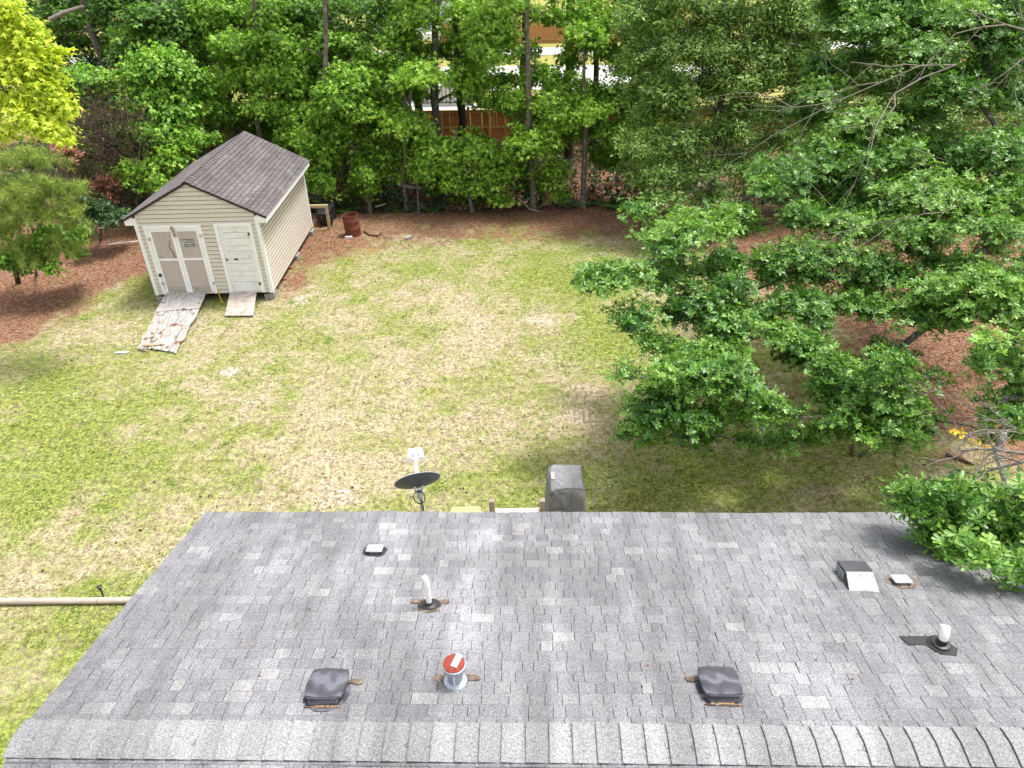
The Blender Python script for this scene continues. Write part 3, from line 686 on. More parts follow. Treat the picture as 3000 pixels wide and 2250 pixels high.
doors = [(-1.575, .117, ZB+.14, 2.47), (.489, 1.589, ZB+.14, 2.49)]
z = ZB; 
while z < gz+RISE-.05:
    zt = z + LAP - .02
    def half(zz): return hwid-.085 if zz <= gz-.1 else min(hwid-.0, max(.01, (gz+RISE-zz)/slp - .02))
    a, b = half(z), half(zt)
    if z < gz-.1 and zt > gz-.1: b = a
    segs = [(-a, a)]
    for x0_, x1_, z0_, z1_ in doors:
        if zt <= z1_ and zt > z0_ + .02:
            new = []
            for s0, s1 in segs:
                if x1_ <= s0 or x0_ >= s1: new.append((s0, s1))
                else: new += [(s0, x0_), (x1_, s1)]
            segs = new
    for s0, s1 in segs:
        e0 = -b if s0 == -a else s0; e1 = b if s1 == a else s1
        obj('siding_board', lap_x(s0, s1, z, zt, e0, e1, -.0, -1), m_siding, shed)
    obj('siding_board', lap_x(-a, a, z, zt, -b, b, L, 1), m_siding, shed)
    z += LAP
z = ZB
while z < gz-.06:
    zt = min(z+LAP-.036, gz-.02)
    for sx in (-1, 1):
        x = hwid*sx
        obj('siding_board', MB().hexa([(x,.09,z),(x,L-.09,z),(x+.013*sx,L-.09,z),(x+.013*sx,.09,z),(x,.09,zt),(x,L-.09,zt),(x+.008*sx,L-.09,zt),(x+.008*sx,.09,zt)]), m_siding, shed)
    z += LAP
for sx in (-1, 1):
    for y0_, y1_ in ((-.022, .088), (L-.088, L+.022)):
        xa, xb = sorted((sx*(hwid-.084), sx*(hwid+.022))); obj('corner_trim', MB().box(xa, xb, y0_, y1_, ZB-.03, gz-.10), m_white, shed)
    obj('sill_beam', MB().box(*sorted((sx*(hwid-.16), sx*(hwid-.06))), .03, L-.03, ZB-.09, ZB-.002), plain('treated_sill', (.20,.16,.12)), shed)
def SR(sx, y, t, h=0.0):     # shed roof: t down from the ridge
    return (sx*(t*math.cos(th) + h*math.sin(th)), y, gz+RISE+.02 - t*math.sin(th) + h*math.cos(th))
TS = (hwid+OVS)/math.cos(th); Y0, Y1 = -OVF, L+OVB
for sx in (-1, 1):
    mb = MB().hexa([SR(sx,Y0,.0,-.03),SR(sx,Y1,.0,-.03),SR(sx,Y1,TS,-.03),SR(sx,Y0,TS,-.03),SR(sx,Y0,.0,0),SR(sx,Y1,.0,0),SR(sx,Y1,TS,0),SR(sx,Y0,TS,0)])
    obj('roof_deck', mb, m_drip, shed)
    ex = SR(sx,0,TS,-.03); zt_ = ex[2]-.004; xo = sx*(hwid+OVS-.02)
    obj('fascia', MB().box(*sorted((xo, xo-.02*sx)), Y0+.01, Y1-.01, zt_-.15, zt_), m_white, shed)
    obj('soffit', MB().box(*sorted((sx*(hwid+.024), xo-.022*sx)), Y0+.02, Y1-.02, zt_-.145, zt_-.13), m_white, shed)
    for yy in (Y0+.012, Y1-.03):
        pa = SR(sx,yy,TS-.02,-.035); pb = SR(sx,yy,(hwid+.022)/math.cos(th),-.035)
        obj('eave_return', MB().loft([[(pa[0],y_,zt_-.152),(pb[0],y_,zt_-.152),(pb[0],y_,pb[2]-.004),(pa[0],y_,pa[2]-.004)] for y_ in (yy, yy+.018)]), m_white, shed)
    for yy in (Y0-.012, Y1-.002):
        mb = MB().hexa([SR(sx,yy,.0,-.055),SR(sx,yy+.014,.0,-.055),SR(sx,yy+.014,TS,-.055),SR(sx,yy,TS,-.055),SR(sx,yy,.0,.006),SR(sx,yy+.014,.0,.006),SR(sx,yy+.014,TS,.006),SR(sx,yy,TS,.006)])
        obj('rake_edge', mb, m_drip, shed)
EX2 = TS/17; stuffmb = MB(); stones = []; cnt = 0
for i in range(17):
    y = Y0 - (.15 if i % 2 else 0); row = 17-i
    while y < Y1:
        y1 = min(y+.3, Y1); ya = max(y, Y0)
        if y1-ya > .03:
            t1 = TS - i*EX2 + .012; t0_ = max(t1-EX2+.008, .01)
            for sx in (1, -1):
                tn = min(1, max(0, random.gauss(.42,.13)))
                tn = max(tn, .1)
                g = [SR(sx,ya+.008,t1,.012),SR(sx,y1-.008,t1,.012),SR(sx,y1-.008,t0_,.001),SR(sx,ya+.008,t0_,.001),SR(sx,ya+.008,t1,.022),SR(sx,y1-.008,t1,.022),SR(sx,y1-.008,t0_,.005),SR(sx,ya+.008,t0_,.005)]
                if sx == 1 and cnt < 300: obj('shingle', MB().hexa(g), m_shed_sh, shed, tone=tn); cnt += 1
                else: stuffmb.hexa(g); stones += [tn]*8
        y += .3
o = obj('shingles', stuffmb, m_shed_sh, shed, tone=stones); o['kind'] = 'stuff'
y = Y0-.01
while y < Y1:
    y1 = min(y+.2, Y1+.01); r = []
    for yy, h in ((y+.012, .036), (y1, .02)):
        r.append([SR(-1,yy,.15,h-.01), SR(-1,yy,.05,h), (0,yy,SR(1,yy,0,h)[2]-.003), SR(1,yy,.05,h), SR(1,yy,.15,h-.01), SR(1,yy,.15,h-.016), (0,yy,SR(1,yy,0,h)[2]-.012), SR(-1,yy,.15,h-.016)])
    obj('ridge_cap', MB().loft(r), m_shed_sh, shed, tone=random.uniform(.45,.68)); y += .2
mb = MB()
for k in range(70):
    yy = random.gauss(3.2,.7); t = abs(random.gauss(.9,.25)); a = random.uniform(0,3); l = .09
    c0 = Vector(SR(-1,yy,t,.02)); c1 = Vector(SR(-1,yy+l*math.cos(a),t+l*math.sin(a),.022)); c2 = Vector(SR(-1,yy+.02,t+.02,.02)); mb.add([c0,c1,c2], [(0,1,2)])
o = obj('pine_straw_patch', mb, plain('orange_needles', (.55,.25,.06)), shed); o['kind'] = 'stuff'
# doors
def board(x0_, x1_, z0_, z1_, y0_, y1_): return MB().box(x0_, x1_, y0_, y1_, z0_, z1_)
dd = link('double_door', None, shed); tag(dd, 'grey plywood double door in a peeling white frame')
for nm, b_ in (('door_trim', board(-1.575,-1.48,ZB+.0,2.37,-.045,.0)), ('door_trim', board(.022,.117,ZB+.0,2.37,-.045,.0)), ('door_trim', board(-1.575,.117,2.372,2.47,-.05,.0))): obj(nm, b_, m_peel, dd)
for x0_, x1_ in ((-1.475,-.735),(-.728,.016)):
    for z0_, z1_ in ((.48,1.36),(1.43,2.27)): obj('door_panel', board(x0_+.085,x1_-.085,z0_,z1_,-.02,.0), m_ply, dd)
    obj('stile', board(x0_,x0_+.085,.30,2.365,-.034,.0), m_peel, dd); obj('stile', board(x1_-.085,x1_,.30,2.365,-.034,.0), m_peel, dd)
    obj('rail', board(x0_+.087,x1_-.087,1.362,1.428,-.032,.0), m_peel, dd); obj('rail', board(x0_+.087,x1_-.087,2.272,2.365,-.032,.0), m_peel, dd)
    tag(obj('bottom_rail', board(x0_+.087,x1_-.087,.30,.478,-.03,.0), wood_mat('green_grey_wood', (.36,.34,.28), (1,14,14), (.2,.2,.15), .55), dd), 'bare grey-green bottom rail')
mb = board(-.775,-.685,2.12,2.43,-.075,-.053); mb.xf(lambda a,b,c: (a-.12*(c-2.4), b, c)); obj('turn_latch', mb, wood_mat('latch_wood', (.33,.25,.18)), dd)
obj('lock_plate', board(-1.53,-1.44,.85,.95,-.056,-.046), m_black, dd)
for x_, z_ in ((-1.5,2.05),(-1.5,.62),(.04,2.12),(.06,.6)): obj('hinge', board(x_-.03,x_+.05,z_-.05,z_+.05,-.052,-.046), plain('rusty_hinge', (.45,.42,.4), .6, .3, 20, .3), dd)
m_crack = plain('dark_rot', (.05,.032,.024), .95)
mb = MB()
for pts in ([(-.90,2.0),(-.98,1.8),(-.93,1.66),(-.89,1.5)], [(-1.36,1.5),(-1.25,1.46)], [(-.93,1.50),(-.86,1.45)], [(-1.47,.8),(-1.44,.62),(-1.46,.42)]):
    for (xa,za),(xb,zb_) in zip(pts[:-1], pts[1:]): mb.hexa([(xa-.004,-.036,za),(xa+.004,-.036,za),(xa+.004,-.0205,za),(xa-.004,-.0205,za),(xb-.005,-.036,zb_),(xb+.005,-.036,zb_),(xb+.005,-.0205,zb_),(xb-.005,-.0205,zb_)])
obj('crack', mb, m_crack, dd)
sd = link('single_door', None, shed); tag(sd, 'mildewed white plank door at the right')
for b_ in (board(.489,.60,ZB,2.39,-.045,.0), board(1.478,1.589,ZB,2.39,-.045,.0), board(.489,1.589,2.392,2.49,-.05,.0)): obj('door_trim', b_, m_peel, sd)
zs = [.30,.62,.80,.97,1.22,1.38,1.62,1.78,2.02,2.2,2.385]
for z0_, z1_ in zip(zs[:-1], zs[1:]): obj('plank', board(.606,1.472,z0_+.004,z1_-.004,-.02,-.001), m_peel2, sd)
for xa, xb in ((.606,.69),(1.40,1.472)): obj('stile', board(xa,xb,.30,2.385,-.03,-.0205), m_peel2, sd)
obj('door_handle', MB().lathe([(.02,0),(.03,.02),(.028,.05),(.01,.06)], 12).xf(lambda a,b,c: (.65+a, -.03-c, 1.36+b)), m_rust, sd, True)
obj('vent_slot', board(.86,.98,1.33,1.38,-.032,-.0305), m_crack, sd)
for z_ in (.55,2.15): obj('hinge', board(1.44,1.5,z_-.05,z_+.05,-.054,-.046), m_rust, sd)
sg = obj('sign', board(-.53,-.197,1.785,2.025,-.032,-.021), plain('sign_black', (.012,.012,.014), .5, .1), shed); tag(sg, 'black PRIVATE PROPERTY sign on the double door')
m_sign = plain('sign_white', (.85,.85,.85), .5, .02)
for b_ in (board(-.525,-.202,2.015,2.019,-.034,-.0325), board(-.525,-.202,1.791,1.795,-.034,-.0325), board(-.525,-.521,1.80,2.01,-.034,-.0325), board(-.206,-.202,1.80,2.01,-.034,-.0325)): obj('border', b_, m_sign, sg)
for txt, zz, sz, wd in (('PRIVATE', 1.937, .085, .27), ('PROPERTY', 1.862, .085, .295), ('NO TRESPASSING', 1.815, .04, .25)):
    cu = bpy.data.curves.new('lettering', 'FONT'); cu.body = txt; cu.size = sz; cu.align_x = 'CENTER'; cu.extrude = .001; cu.offset = .0005; cu.materials.append(m_sign)
    o = link('lettering_curve', cu, sg); dg = bpy.context.evaluated_depsgraph_get(); me_ = bpy.data.meshes.new_from_object(o.evaluated_get(dg)); bpy.data.objects.remove(o)
    if not me_.materials: me_.materials.append(m_sign)
    o = link('lettering', me_, sg); o.location = (-.3635, -.034, zz); o.rotation_euler = (math.pi/2, 0, 0); o.scale = (.9, 1, 1)
def shedw(x, y, z=0.0):
    c, s = math.cos(SYAW), math.sin(SYAW); return Vector((SX + x*c - y*s, SY + x*s + y*c, z))
m_block = plain('concrete_block', (0.264,0.256,0.24), .95, .2, 12, bump=.4)
for x_, y_, w_, lab in ((hwid-.14,.2,.15,'grey concrete block under the front right corner of shed'),(-hwid+.14,.12,.15,'grey concrete block under the front left corner of shed'),(hwid-.08,L-.22,.16,'grey concrete block under the rear right corner of shed'),(hwid-.1,L*.56,.15,'grey concrete block midway under the right side of shed')):
    p_ = shedw(x_, y_); b_ = MB().box(-w_,w_,-.2,.2,-.06,ZB-.094)
    tag(obj('concrete_block', b_, m_block, loc=(p_.x, p_.y, 0)), lab, 'block', 'concrete blocks holding up the shed')
m_brick = plain('old_brick', (.30,.13,.09), .95, .25, 14)
for u, v, lab in ((850,787,'reddish brick on the ground under the shed side, farther one'),(830,820,'reddish brick on the ground under the shed side, nearer one')):
    g = ground(u, v); tag(obj('loose_brick', MB().box(-.1,.1,-.05,.05,-.02,.06), m_brick, loc=(g.x, g.y, hz(g.x,g.y))), lab, 'brick', 'bricks beside the shed')
# ramps
m_ramp = NT('rotting_plywood'); ob = m_ramp.coord('Object'); g1 = m_ramp.noise(m_ramp.scale(ob, (6,1.2,1)), 4, 6, .7); g2 = m_ramp.noise(ob, 3, 6, .7)
c_ = m_ramp.ramp(g1, [(.3,(0.187,0.17,0.153)),(.5,(0.34,0.323,0.306)),(.7,(0.493,0.476,0.459))]); c_ = m_ramp.mix(m_ramp.step(g2,.56,.64), c_, (0.17,0.0723,0.0382)); m_ramp.bump(g1,.5,.012); m_ramp.done(c_, .93); m_ramp = m_ramp.m
m_ramp2 = NT('old_plywood'); ob = m_ramp2.coord('Object'); g2 = m_ramp2.noise(ob, 5, 6, .75); m_ramp2.bump(g2,.3,.006)
m_ramp2.done(m_ramp2.ramp(g2, [(.3,(.17,.14,.10)),(.48,(.36,.31,.26)),(.66,(.52,.46,.41))]), .93); m_ramp2 = m_ramp2.m
def slab_quad(c, nx_=1, th=.03, name='ramp_panel', mat=None, par=None, base=(0,0,0), bumpy=0.0):
    # c: TL,TR,BR,BL corners in world space
    A, B, C, D = [Vector(p) - Vector(base) for p in c]; n_ = 10; vs = []; fs = []
    for lay in (0, 1):
        for j in range(n_+1):
            for i in range(n_+1):
                a, b = i/n_, j/n_; P = (A*(1-a)+B*a)*(1-b) + (D*(1-a)+C*a)*b
                P = P + Vector((0,0, (th if lay else 0) + bumpy*(random.random()-.5)))
                if bumpy and (i in (0,n_) or j == n_): P = P + Vector((random.uniform(-1,1), random.uniform(-1,1), 0))*bumpy*1.2
                vs.append(P)
    m_ = n_+1; o2 = m_*m_
    for j in range(n_):
        for i in range(n_):
            p_ = j*m_+i; fs += [(o2+p_, o2+p_+m_, o2+p_+m_+1, o2+p_+1), (p_, p_+1, p_+m_+1, p_+m_)]
    for i in range(n_):
        for a_, b_ in ((i, i+1), (n_*m_+i+1, n_*m_+i), ((i+1)*m_, i*m_), (i*m_+n_, (i+1)*m_+n_)): fs.append((a_, o2+a_, o2+b_, b_))
    return obj(name, MB().add(vs, fs), mat, par)
r1 = thing('ramp', 'long rotting grey plywood ramp leading to the double door', 'ramp', (-10.2, 19.2, 0))
TL, TR_ = ground(497.5,849,.27), ground(614,845,.27); ML, MR = ground(455,915,.10), ground(586,905,.10); BL, BR = ground(406,1023,.03), ground(512,1039,.03)
slab_quad([TL+Vector((0,-.27,0)), TR_+Vector((0,-.27,0)), MR, ML], 1, .03, 'ramp_board', m_ramp, r1, r1.location, .012)
for k in range(5):       # lower part has split into strips
    f0, f1 = k/5+.006, (k+1)/5-.006
    a, b = ML.lerp(MR, f0), ML.lerp(MR, f1); e = random.uniform(-.25,.06); d_ = BL.lerp(BR, f0) + Vector((0,-e,0)); c_ = BL.lerp(BR, f1) + Vector((0,-e+random.uniform(-.1,.1),0))
    slab_quad([a-Vector((0,0,.012*(k%2)+.014)), b-Vector((0,0,.012*(k%2)+.014)), c_, d_], 1, .022, 'ramp_strip', m_ramp, r1, r1.location, .035)
for k in range(5):
    p_ = BL.lerp(BR, random.random()).lerp(ML, random.random()*.6); mb = MB().prism(ragged(.10,.03,9,.3,k), 0, .015); ang = random.uniform(0,3)
    mb.xf(lambda a,b,c: (p_.x+a*math.cos(ang)-b*math.sin(ang)-r1.location.x, p_.y+a*math.sin(ang)+b*math.cos(ang)-r1.location.y, p_.z+.045+c))
    obj('split_flake', mb, plain('raw_wood', (.36,.25,.15)), r1)
mb = MB().prism(ragged(.22,.06,14,.2,3), .03, .045); g = ground(385,1018); mb.xf(lambda a,b,c: (BL.x+.3+a-r1.location.x, BL.y+.15+b-r1.location.y, .04+c)); obj('split_flake', mb, plain('raw_wood', (.36,.25,.15)), r1)
g = ground(358, 1033); tag(obj('plywood_scrap', MB().prism(ragged(.2,.07,12,.25,33), 0, .03), m_ramp, loc=(g.x, g.y, hz(g.x,g.y))), 'small white plywood scrap lying left of the long ramp end', 'scrap')
r2 = thing('ramp', 'short flat plywood ramp leading to the single white door', 'ramp', (-8.2, 19.9, 0))
slab_quad([ground(684,840,.27)+Vector((0,-.3,0)), ground(761,837,.27)+Vector((0,-.3,0)), ground(742,926,.03), ground(659,927,.03)], 1, .03, 'ramp_board', m_ramp2, r2, r2.location, .004)
mb = MB().tube([shedw(.14,-.03,.42), shedw(.15,-.06,.33), shedw(.17,-.10,.18), shedw(.2,-.15,.04), shedw(.3,-.2,.02)], .012, 6)
tag(obj('extension_cord', mb, plain('yellow_cord', (.65,.42,.03)), None), 'yellow cord hanging out below the shed between its doors', 'cord')
a, b = ground(321,716,.03), ground(404,707,.12)
tag(obj('white_pipe', MB().tube([a, a.lerp(b,.5)+Vector((0,0,.02)), b], .025, 8), m_pvc, None, True), 'thin white pipe on the pine straw left of the shed', 'pipe')

# ------------------------------------------------------------------ yard things
# rusty drum
g = ground(1036, 688); dr = thing('drum', 'open rusty red steel drum standing on the pine straw', 'drum', (g.x, g.y, hz(g.x,g.y)))
prof = [(.285,-.03),(.288,.02)]
for zc in (.26,.53): prof += [(.288,zc-.03),(.298,zc-.012),(.298,zc+.012),(.288,zc+.03)]
prof += [(.288,.76),(.298,.765),(.300,.785),(.292,.79),(.280,.785),(.278,.1),(.0,.09)]
o = obj('drum_body', MB().lathe(prof, 36), m_rust, dr, True); dr.rotation_euler = (math.radians(-2), math.radians(-2.5), .3)
g2 = ground(1022, 699); tag(obj('white_brick', MB().box(-.13,.13,-.05,.05,-.01,.08), plain('pale_block', (.62,.60,.58)), loc=(g2.x, g2.y, hz(g2.x,g2.y))), 'pale brick lying at the foot of the rusty drum', 'brick')
g2 = ground(1197, 697); tag(obj('concrete_scrap', MB().prism(ragged(.11,.2,10,.12,2), -.02, .07), m_block, loc=(g2.x, g2.y, hz(g2.x,g2.y))), 'small grey concrete piece in the grass right of the drum', 'scrap')
bpy.data.objects['concrete_scrap'].rotation_euler = (0,0,-.5)
for pts, lab in (([(1066,678),(1082,688),(1105,691),(1120,682)], 'dark fallen stick on the straw just right of the drum'), ([(2520,1335),(2545,1322),(2570,1308),(2600,1298),(2625,1297)], 'dark fallen stick on shaded grass under the oak, left one'), ([(2770,1330),(2800,1340),(2830,1352),(2855,1362)], 'dark fallen stick on shaded grass under the oak, right one'), ([(2497,1335),(2500,1300)], 'short dark stick on shaded grass under the oak')):
    P_ = [ground(u,v,.04) for u,v in pts]; tag(obj('stick', MB().tube(P_, [.035]*(len(P_)-1)+[.015], 6), m_twig, None, True), lab, 'stick')
# frame and cart behind the shed
fr = thing('rail_stand', 'weathered post and rail frame behind the shed corner', 'rail', (-6.85, 26.4, 0))
m_tan = wood_mat('weathered_pine', (.42,.33,.19), (14,14,1), (.3,.25,.15), .6)
obj('post', MB().box(-.045,.045,-.045,.045,-.2,.86), m_tan, fr); obj('rail', MB().box(-1.35,.06,-.05,.05,.864,.97), m_tan, fr); obj('post', MB().box(-1.3,-1.21,-.045,.045,-.2,.86), m_tan, fr)
ct = thing('trash_cart', 'black wheeled plastic trash cart tipped over behind the wooden rail', 'trash cart', (-7.15, 26.78, .3))
rings = []
for yy, w, h in ((-.02,.21,.2),(.0,.23,.215),(.3,.25,.24),(.8,.28,.27),(.82,.31,.3),(.86,.31,.3)): rings.append([(x_, yy, z_) for x_, z_ in rpoly(w, h, .06)])
obj('bin_body', MB().loft(rings), m_black, ct, True)
for k in range(4):
    obj('rib', MB().box(-.2+k*.11,-.16+k*.11,.02,.75,.225,.262), m_black, ct)
obj('lid', MB().loft([[(x_, y_, z_) for x_, z_ in rpoly(.32,.31,.07)] for y_ in (.87,.9)]), m_black, ct, True)
for sx in (-.02, .30):
    wv = link('wheel', None, ct)
    ty = MB(); ty.loft([[(sx + dx, .02+math.cos(2*math.pi*k/20)*r_, -.08+math.sin(2*math.pi*k/20)*r_) for k in range(20)] for dx, r_ in ((-.03,.10),(-.035,.17),(-.02,.195),(.02,.195),(.035,.17),(.03,.10))], False)
    obj('tyre', ty, plain('black_rubber', (.012,.012,.012), .8), wv, True)
    ri = MB()
    for k in range(6):
        a = math.pi*k/3; ri.tube([(sx,.02,-.08),(sx,.02+.12*math.cos(a),-.08+.12*math.sin(a))], .014, 5)
    obj('rim', ri, plain('dark_grey_rim', (.06,.06,.065), .5), wv)
obj('axle', MB().tube([(-.3,.02,-.08),(.33,.02,-.08)], .014, 8), m_galv, ct)
obj('handle', MB().tube([(-.25,.9,.3),(-.25,.98,.36),(.25,.98,.36),(.25,.9,.3)], .016, 8), m_black, ct)
mf = thing('metal_stand', 'low black metal frame standing behind the tipped trash cart', 'stand', (-7.55, 27.9, hz(-7.5,27.9)))
obj('top_bar', MB().tube([(-.4,0,.72),(.42,0,.72),(.45,0,.6),(.46,0,-.1)], .018, 8), m_black, mf); obj('leg', MB().tube([(-.4,0,.72),(-.42,0,-.1)], .018, 8), m_black, mf); obj('leg', MB().tube([(.1,0,.71),(.1,0,-.1)], .014, 8), m_black, mf)
# satellite dish on a mast beyond the eave
dc = at(1223, 1408, 8.75)
ds = thing('satellite_dish', 'dark grey satellite dish with white feed arm on a steel mast', 'satellite dish', (dc.x+.03, dc.y-.02, 0))
az, el = math.radians(15), math.radians(31)
nb = Vector((-math.sin(az)*math.cos(el), math.cos(az)*math.cos(el), math.sin(el))); hx = Vector((math.cos(az), math.sin(az), 0)); vx = hx.cross(nb)*-1
if vx.z < 0: vx = -vx
cc0 = dc - Vector(ds.location)
def dishp(a, b, n_): return tuple(cc0 + hx*a + vx*b + nb*n_)
vs = []; fs = []; NR, NA = 8, 40; m_dish = plain('dish_grey_paint', (.06,.068,.085), .5, .12, 4, 0, .4)
for side, off in ((0, 0.0), (1, .007)):
    for j in range(NR+1):
        r = j/NR
        for k in range(NA):
            a = 2*math.pi*k/NA; vs.append(dishp(.36*r*math.cos(a), .34*r*math.sin(a), .085*(r*r-1) + off))
o2 = (NR+1)*NA
for j in range(NR):
    for k in range(NA):
        k2 = (k+1) % NA; fs.append((j*NA+k, j*NA+k2, (j+1)*NA+k2, (j+1)*NA+k)); fs.append((o2+j*NA+k, o2+(j+1)*NA+k, o2+(j+1)*NA+k2, o2+j*NA+k2))
for k in range(NA): k2 = (k+1) % NA; fs.append((NR*NA+k, NR*NA+k2, o2+NR*NA+k2, o2+NR*NA+k))
obj('reflector', MB().add(vs, fs), m_dish, ds, True)
obj('rim', MB().tube([dishp(.362*math.cos(2*math.pi*k/40), .342*math.sin(2*math.pi*k/40), .003) for k in range(41)], .008, 6), plain('dish_edge', (.30,.31,.34), .5), ds, True)
m_feed = plain('white_feed_plastic', (.80,.80,.80), .4, .03)
fh = at(1217, 1330, 9.55) - Vector(ds.location)
b0 = Vector(dishp(0, -.33, -.02)); 
obj('feed_arm', MB().tube([b0, b0.lerp(fh,.35)+Vector((0,0,-.02)), b0.lerp(fh,.7)+Vector((0,0,-.01)), fh], [.03,.03,.032,.045], 10), m_feed, ds, True)
fd = (cc0 - fh).normalized(); sd_ = fd.cross(Vector((0,0,1))).normalized(); ud = sd_.cross(fd)
mb = MB(); q8 = []
for e in (-.05,.05):
    for s_, z_ in ((-.11,-.03),(.11,-.03),(.11,.04),(-.11,.04)): q8.append(tuple(fh + Vector((0,0,.05)) - fd*e + sd_*s_ + ud*z_))
mb.hexa(q8); obj('receiver_block', mb, m_feed, ds)
for s_ in (-.095,.095):
    c_ = fh + sd_*s_; obj('receiver_horn', MB().tube([c_-fd*.03+Vector((0,0,.04)), c_+fd*.10, c_+fd*.14, c_+fd*.17], [.035,.04,.055,.05], 14), m_feed, ds, True)
mt = Vector((0,0,0)); bk = Vector(dishp(0,-.02,-.12))
obj('mast', MB().tube([(0,-.02,-.3), (0,-.02,cc0.z-.35), (bk.x,bk.y-.03,bk.z-.16), (bk.x,bk.y,bk.z-.04)], .026, 14), m_galv, ds, True)
for s_ in (-.07,.07):
    p_ = Vector(dishp(s_, -.03, -.08)); obj('bracket', MB().tube([p_, p_.lerp(bk+Vector((0,0,-.1)), .5)-nb*.03, bk+Vector((0,0,-.1))], [.02,.026,.02], 6), m_galv, ds)
obj('clamp', MB().lathe([(.04,-.2),(.042,-.19),(.042,-.06),(.036,-.05)], 12, (bk.x, bk.y-.01, bk.z)), m_galv, ds, True)
lp = [(bk.x+.09*math.cos(a), bk.y-.05, bk.z-.15+.13*math.sin(a)) for a in [math.radians(k*20+90) for k in range(19)]] + [(.03,-.06,bk.z-.4),(.035,-.05,bk.z-.8),(.03,-.05,.1)]
obj('coax_cable', MB().tube(lp, .008, 6), m_black, ds)
# covered grill
gA = at(1660, 1400, 10.3); gr = thing('covered_grill', 'outdoor grill under a faded dark grey fabric cover', 'grill', (gA.x, 10.0, 0))
t_ = NT('faded_cover'); ob = t_.coord('Object'); w1 = t_.noise(ob, 3.2, 6, .65); w2 = t_.noise(t_.scale(ob,(1,1,.4)), 30, 4, .7)
t_.bump(w1, .8, .08); m_cover = t_.done(t_.mix(.4, t_.ramp(w1, [(.3,(0.0774,0.0774,0.0829)),(.5,(0.177,0.177,0.182)),(.7,(0.332,0.332,0.343))]), t_.ramp(w2, [(.35,(0.111,0.111,0.116)),(.65,(0.299,0.299,0.309))])), .85, 0, .25)
x0_, x1_ = at(1607,1370,10.6).x - gA.x, at(1702,1366,10.6).x - gA.x; hg = .33
def drape(x_, y_, z_, k): 
    return (x_ + .018*math.sin(z_*19+y_*7+k) , y_ + .02*math.sin(x_*17+z_*9+k), z_)
rings = []
for z_, gx_, gy0, gy1, r_ in ((.02,.05,-.09,.05,.08),(.35,.045,-.08,.04,.08),(.75,.04,-.06,.03,.08),(1.02,.015,-.03,.02,.07),(1.11,.0,.0,.0,.07),(1.15,-.03,.04,-.04,.06)):
    cx_ = (x0_+x1_)/2; w_ = (x1_-x0_)/2 + gx_; y0_, y1_ = 0.0+gy0, .68+gy1
    rings.append([drape(a, b, z_ + .025*math.sin(a*9+b*6), 0) for a, b in rpoly(w_, (y1_-y0_)/2, r_, 6, cx_, (y0_+y1_)/2)])
cx_, cy_ = (x0_+x1_)/2, .34
rings.append([(cx_+(a-cx_)*.5, cy_+(b-cy_)*.5, 1.16+.012*math.sin(a*14)) for a, b, c in rings[-1]]); rings.append([(cx_+(a-cx_)*.05, cy_+(b-cy_)*.05, 1.165) for a, b, c in rings[-1]])
obj('fabric_cover', MB().loft(rings), m_cover, gr, True)
obj('seam', MB().tube([(cx_-.33,-.03,1.0),(cx_-.2,-.035,1.125),(cx_,-.02,1.15),(cx_+.2,-.03,1.14),(cx_+.34,-.02,1.10)], .009, 6), plain('cover_seam', (.05,.05,.05)), gr, True)
mb = MB().hexa([(0,0,0),(.055,0,0),(.055,.17,.0),(0,.17,.0),(0,0,.004),(.055,0,.004),(.055,.17,.004),(0,.17,.004)])
mb.xf(lambda a,b,c: (cx_-.27+a, .24+b, 1.166+c)); o = obj('tag', mb, plain('cloth_tag', (.62,.58,.56)), gr); 
mb = MB().box(.008,.047,.02,.05,.0045,.006).box(.008,.02,.07,.15,.0045,.006); mb.xf(lambda a,b,c: (cx_-.27+a, .24+b, 1.166+c)); obj('tag_print', mb, plain('tag_red', (.45,.12,.1)), o)
# yellow bin, deck
g = at(1364, 1500, 9.98); yb = thing('storage_tote', 'translucent yellow plastic tote by the porch deck', 'tote', (g.x, g.y+.02, 0))
m_yel = plain('yellow_plastic', (.46,.47,.15), .4, .06, 4, 0, .5); zt_ = g.z-.03
obj('tub', MB().prism(rpoly(.22,.13,.05), .0, zt_-.06, rpoly(.255,.16,.05)), m_yel, yb, True)
obj('lid', MB().prism(rpoly(.28,.18,.06), zt_-.059, zt_-.02).prism(rpoly(.24,.14,.05), zt_-.0195, zt_), m_yel, yb, True)
for sx in (-1,1): obj('latch', MB().box(*sorted((sx*.281,sx*.3)), -.06,.06, zt_-.1, zt_-.03), plain('white_latch', (.8,.8,.7)), yb)
dk = thing('porch_deck', 'small back porch deck with weathered posts and pale boards', 'deck', (.1, 0, 0))
m_post = wood_mat('weathered_post', (.27,.21,.165), (14,14,1), (.16,.12,.09), .6)
pl, pr = at(1441, 1475, 9.62), at(1589, 1475, 9.62); 
for p_, hh in ((pl, 1.22), (pr, 1.21)): obj('post', MB().prism([(p_.x-.1-.045,p_.y-.045),(p_.x-.1+.045,p_.y-.045),(p_.x-.1+.045,p_.y+.045),(p_.x-.1-.045,p_.y+.045)], -.1, hh), m_post, dk)
xa, xb = pl.x-.1+.06, pr.x-.1-.06; nb_ = 6; m_pale = wood_mat('pale_painted_board', (.72,.71,.68), (14,1,1), (.5,.47,.42), .62, .06)
for k in range(nb_): w_ = (xb-xa)/nb_; obj('deck_board', MB().box(xa+k*w_+.004, xa+(k+1)*w_-.004, 7.15, 9.66, .95, .985), m_pale, dk)
obj('rim_joist', MB().box(xa, xb, 9.58, 9.62, .78, .948), m_post, dk); obj('rim_joist', MB().box(xa, xb, 7.2, 7.24, .78, .948), m_post, dk)
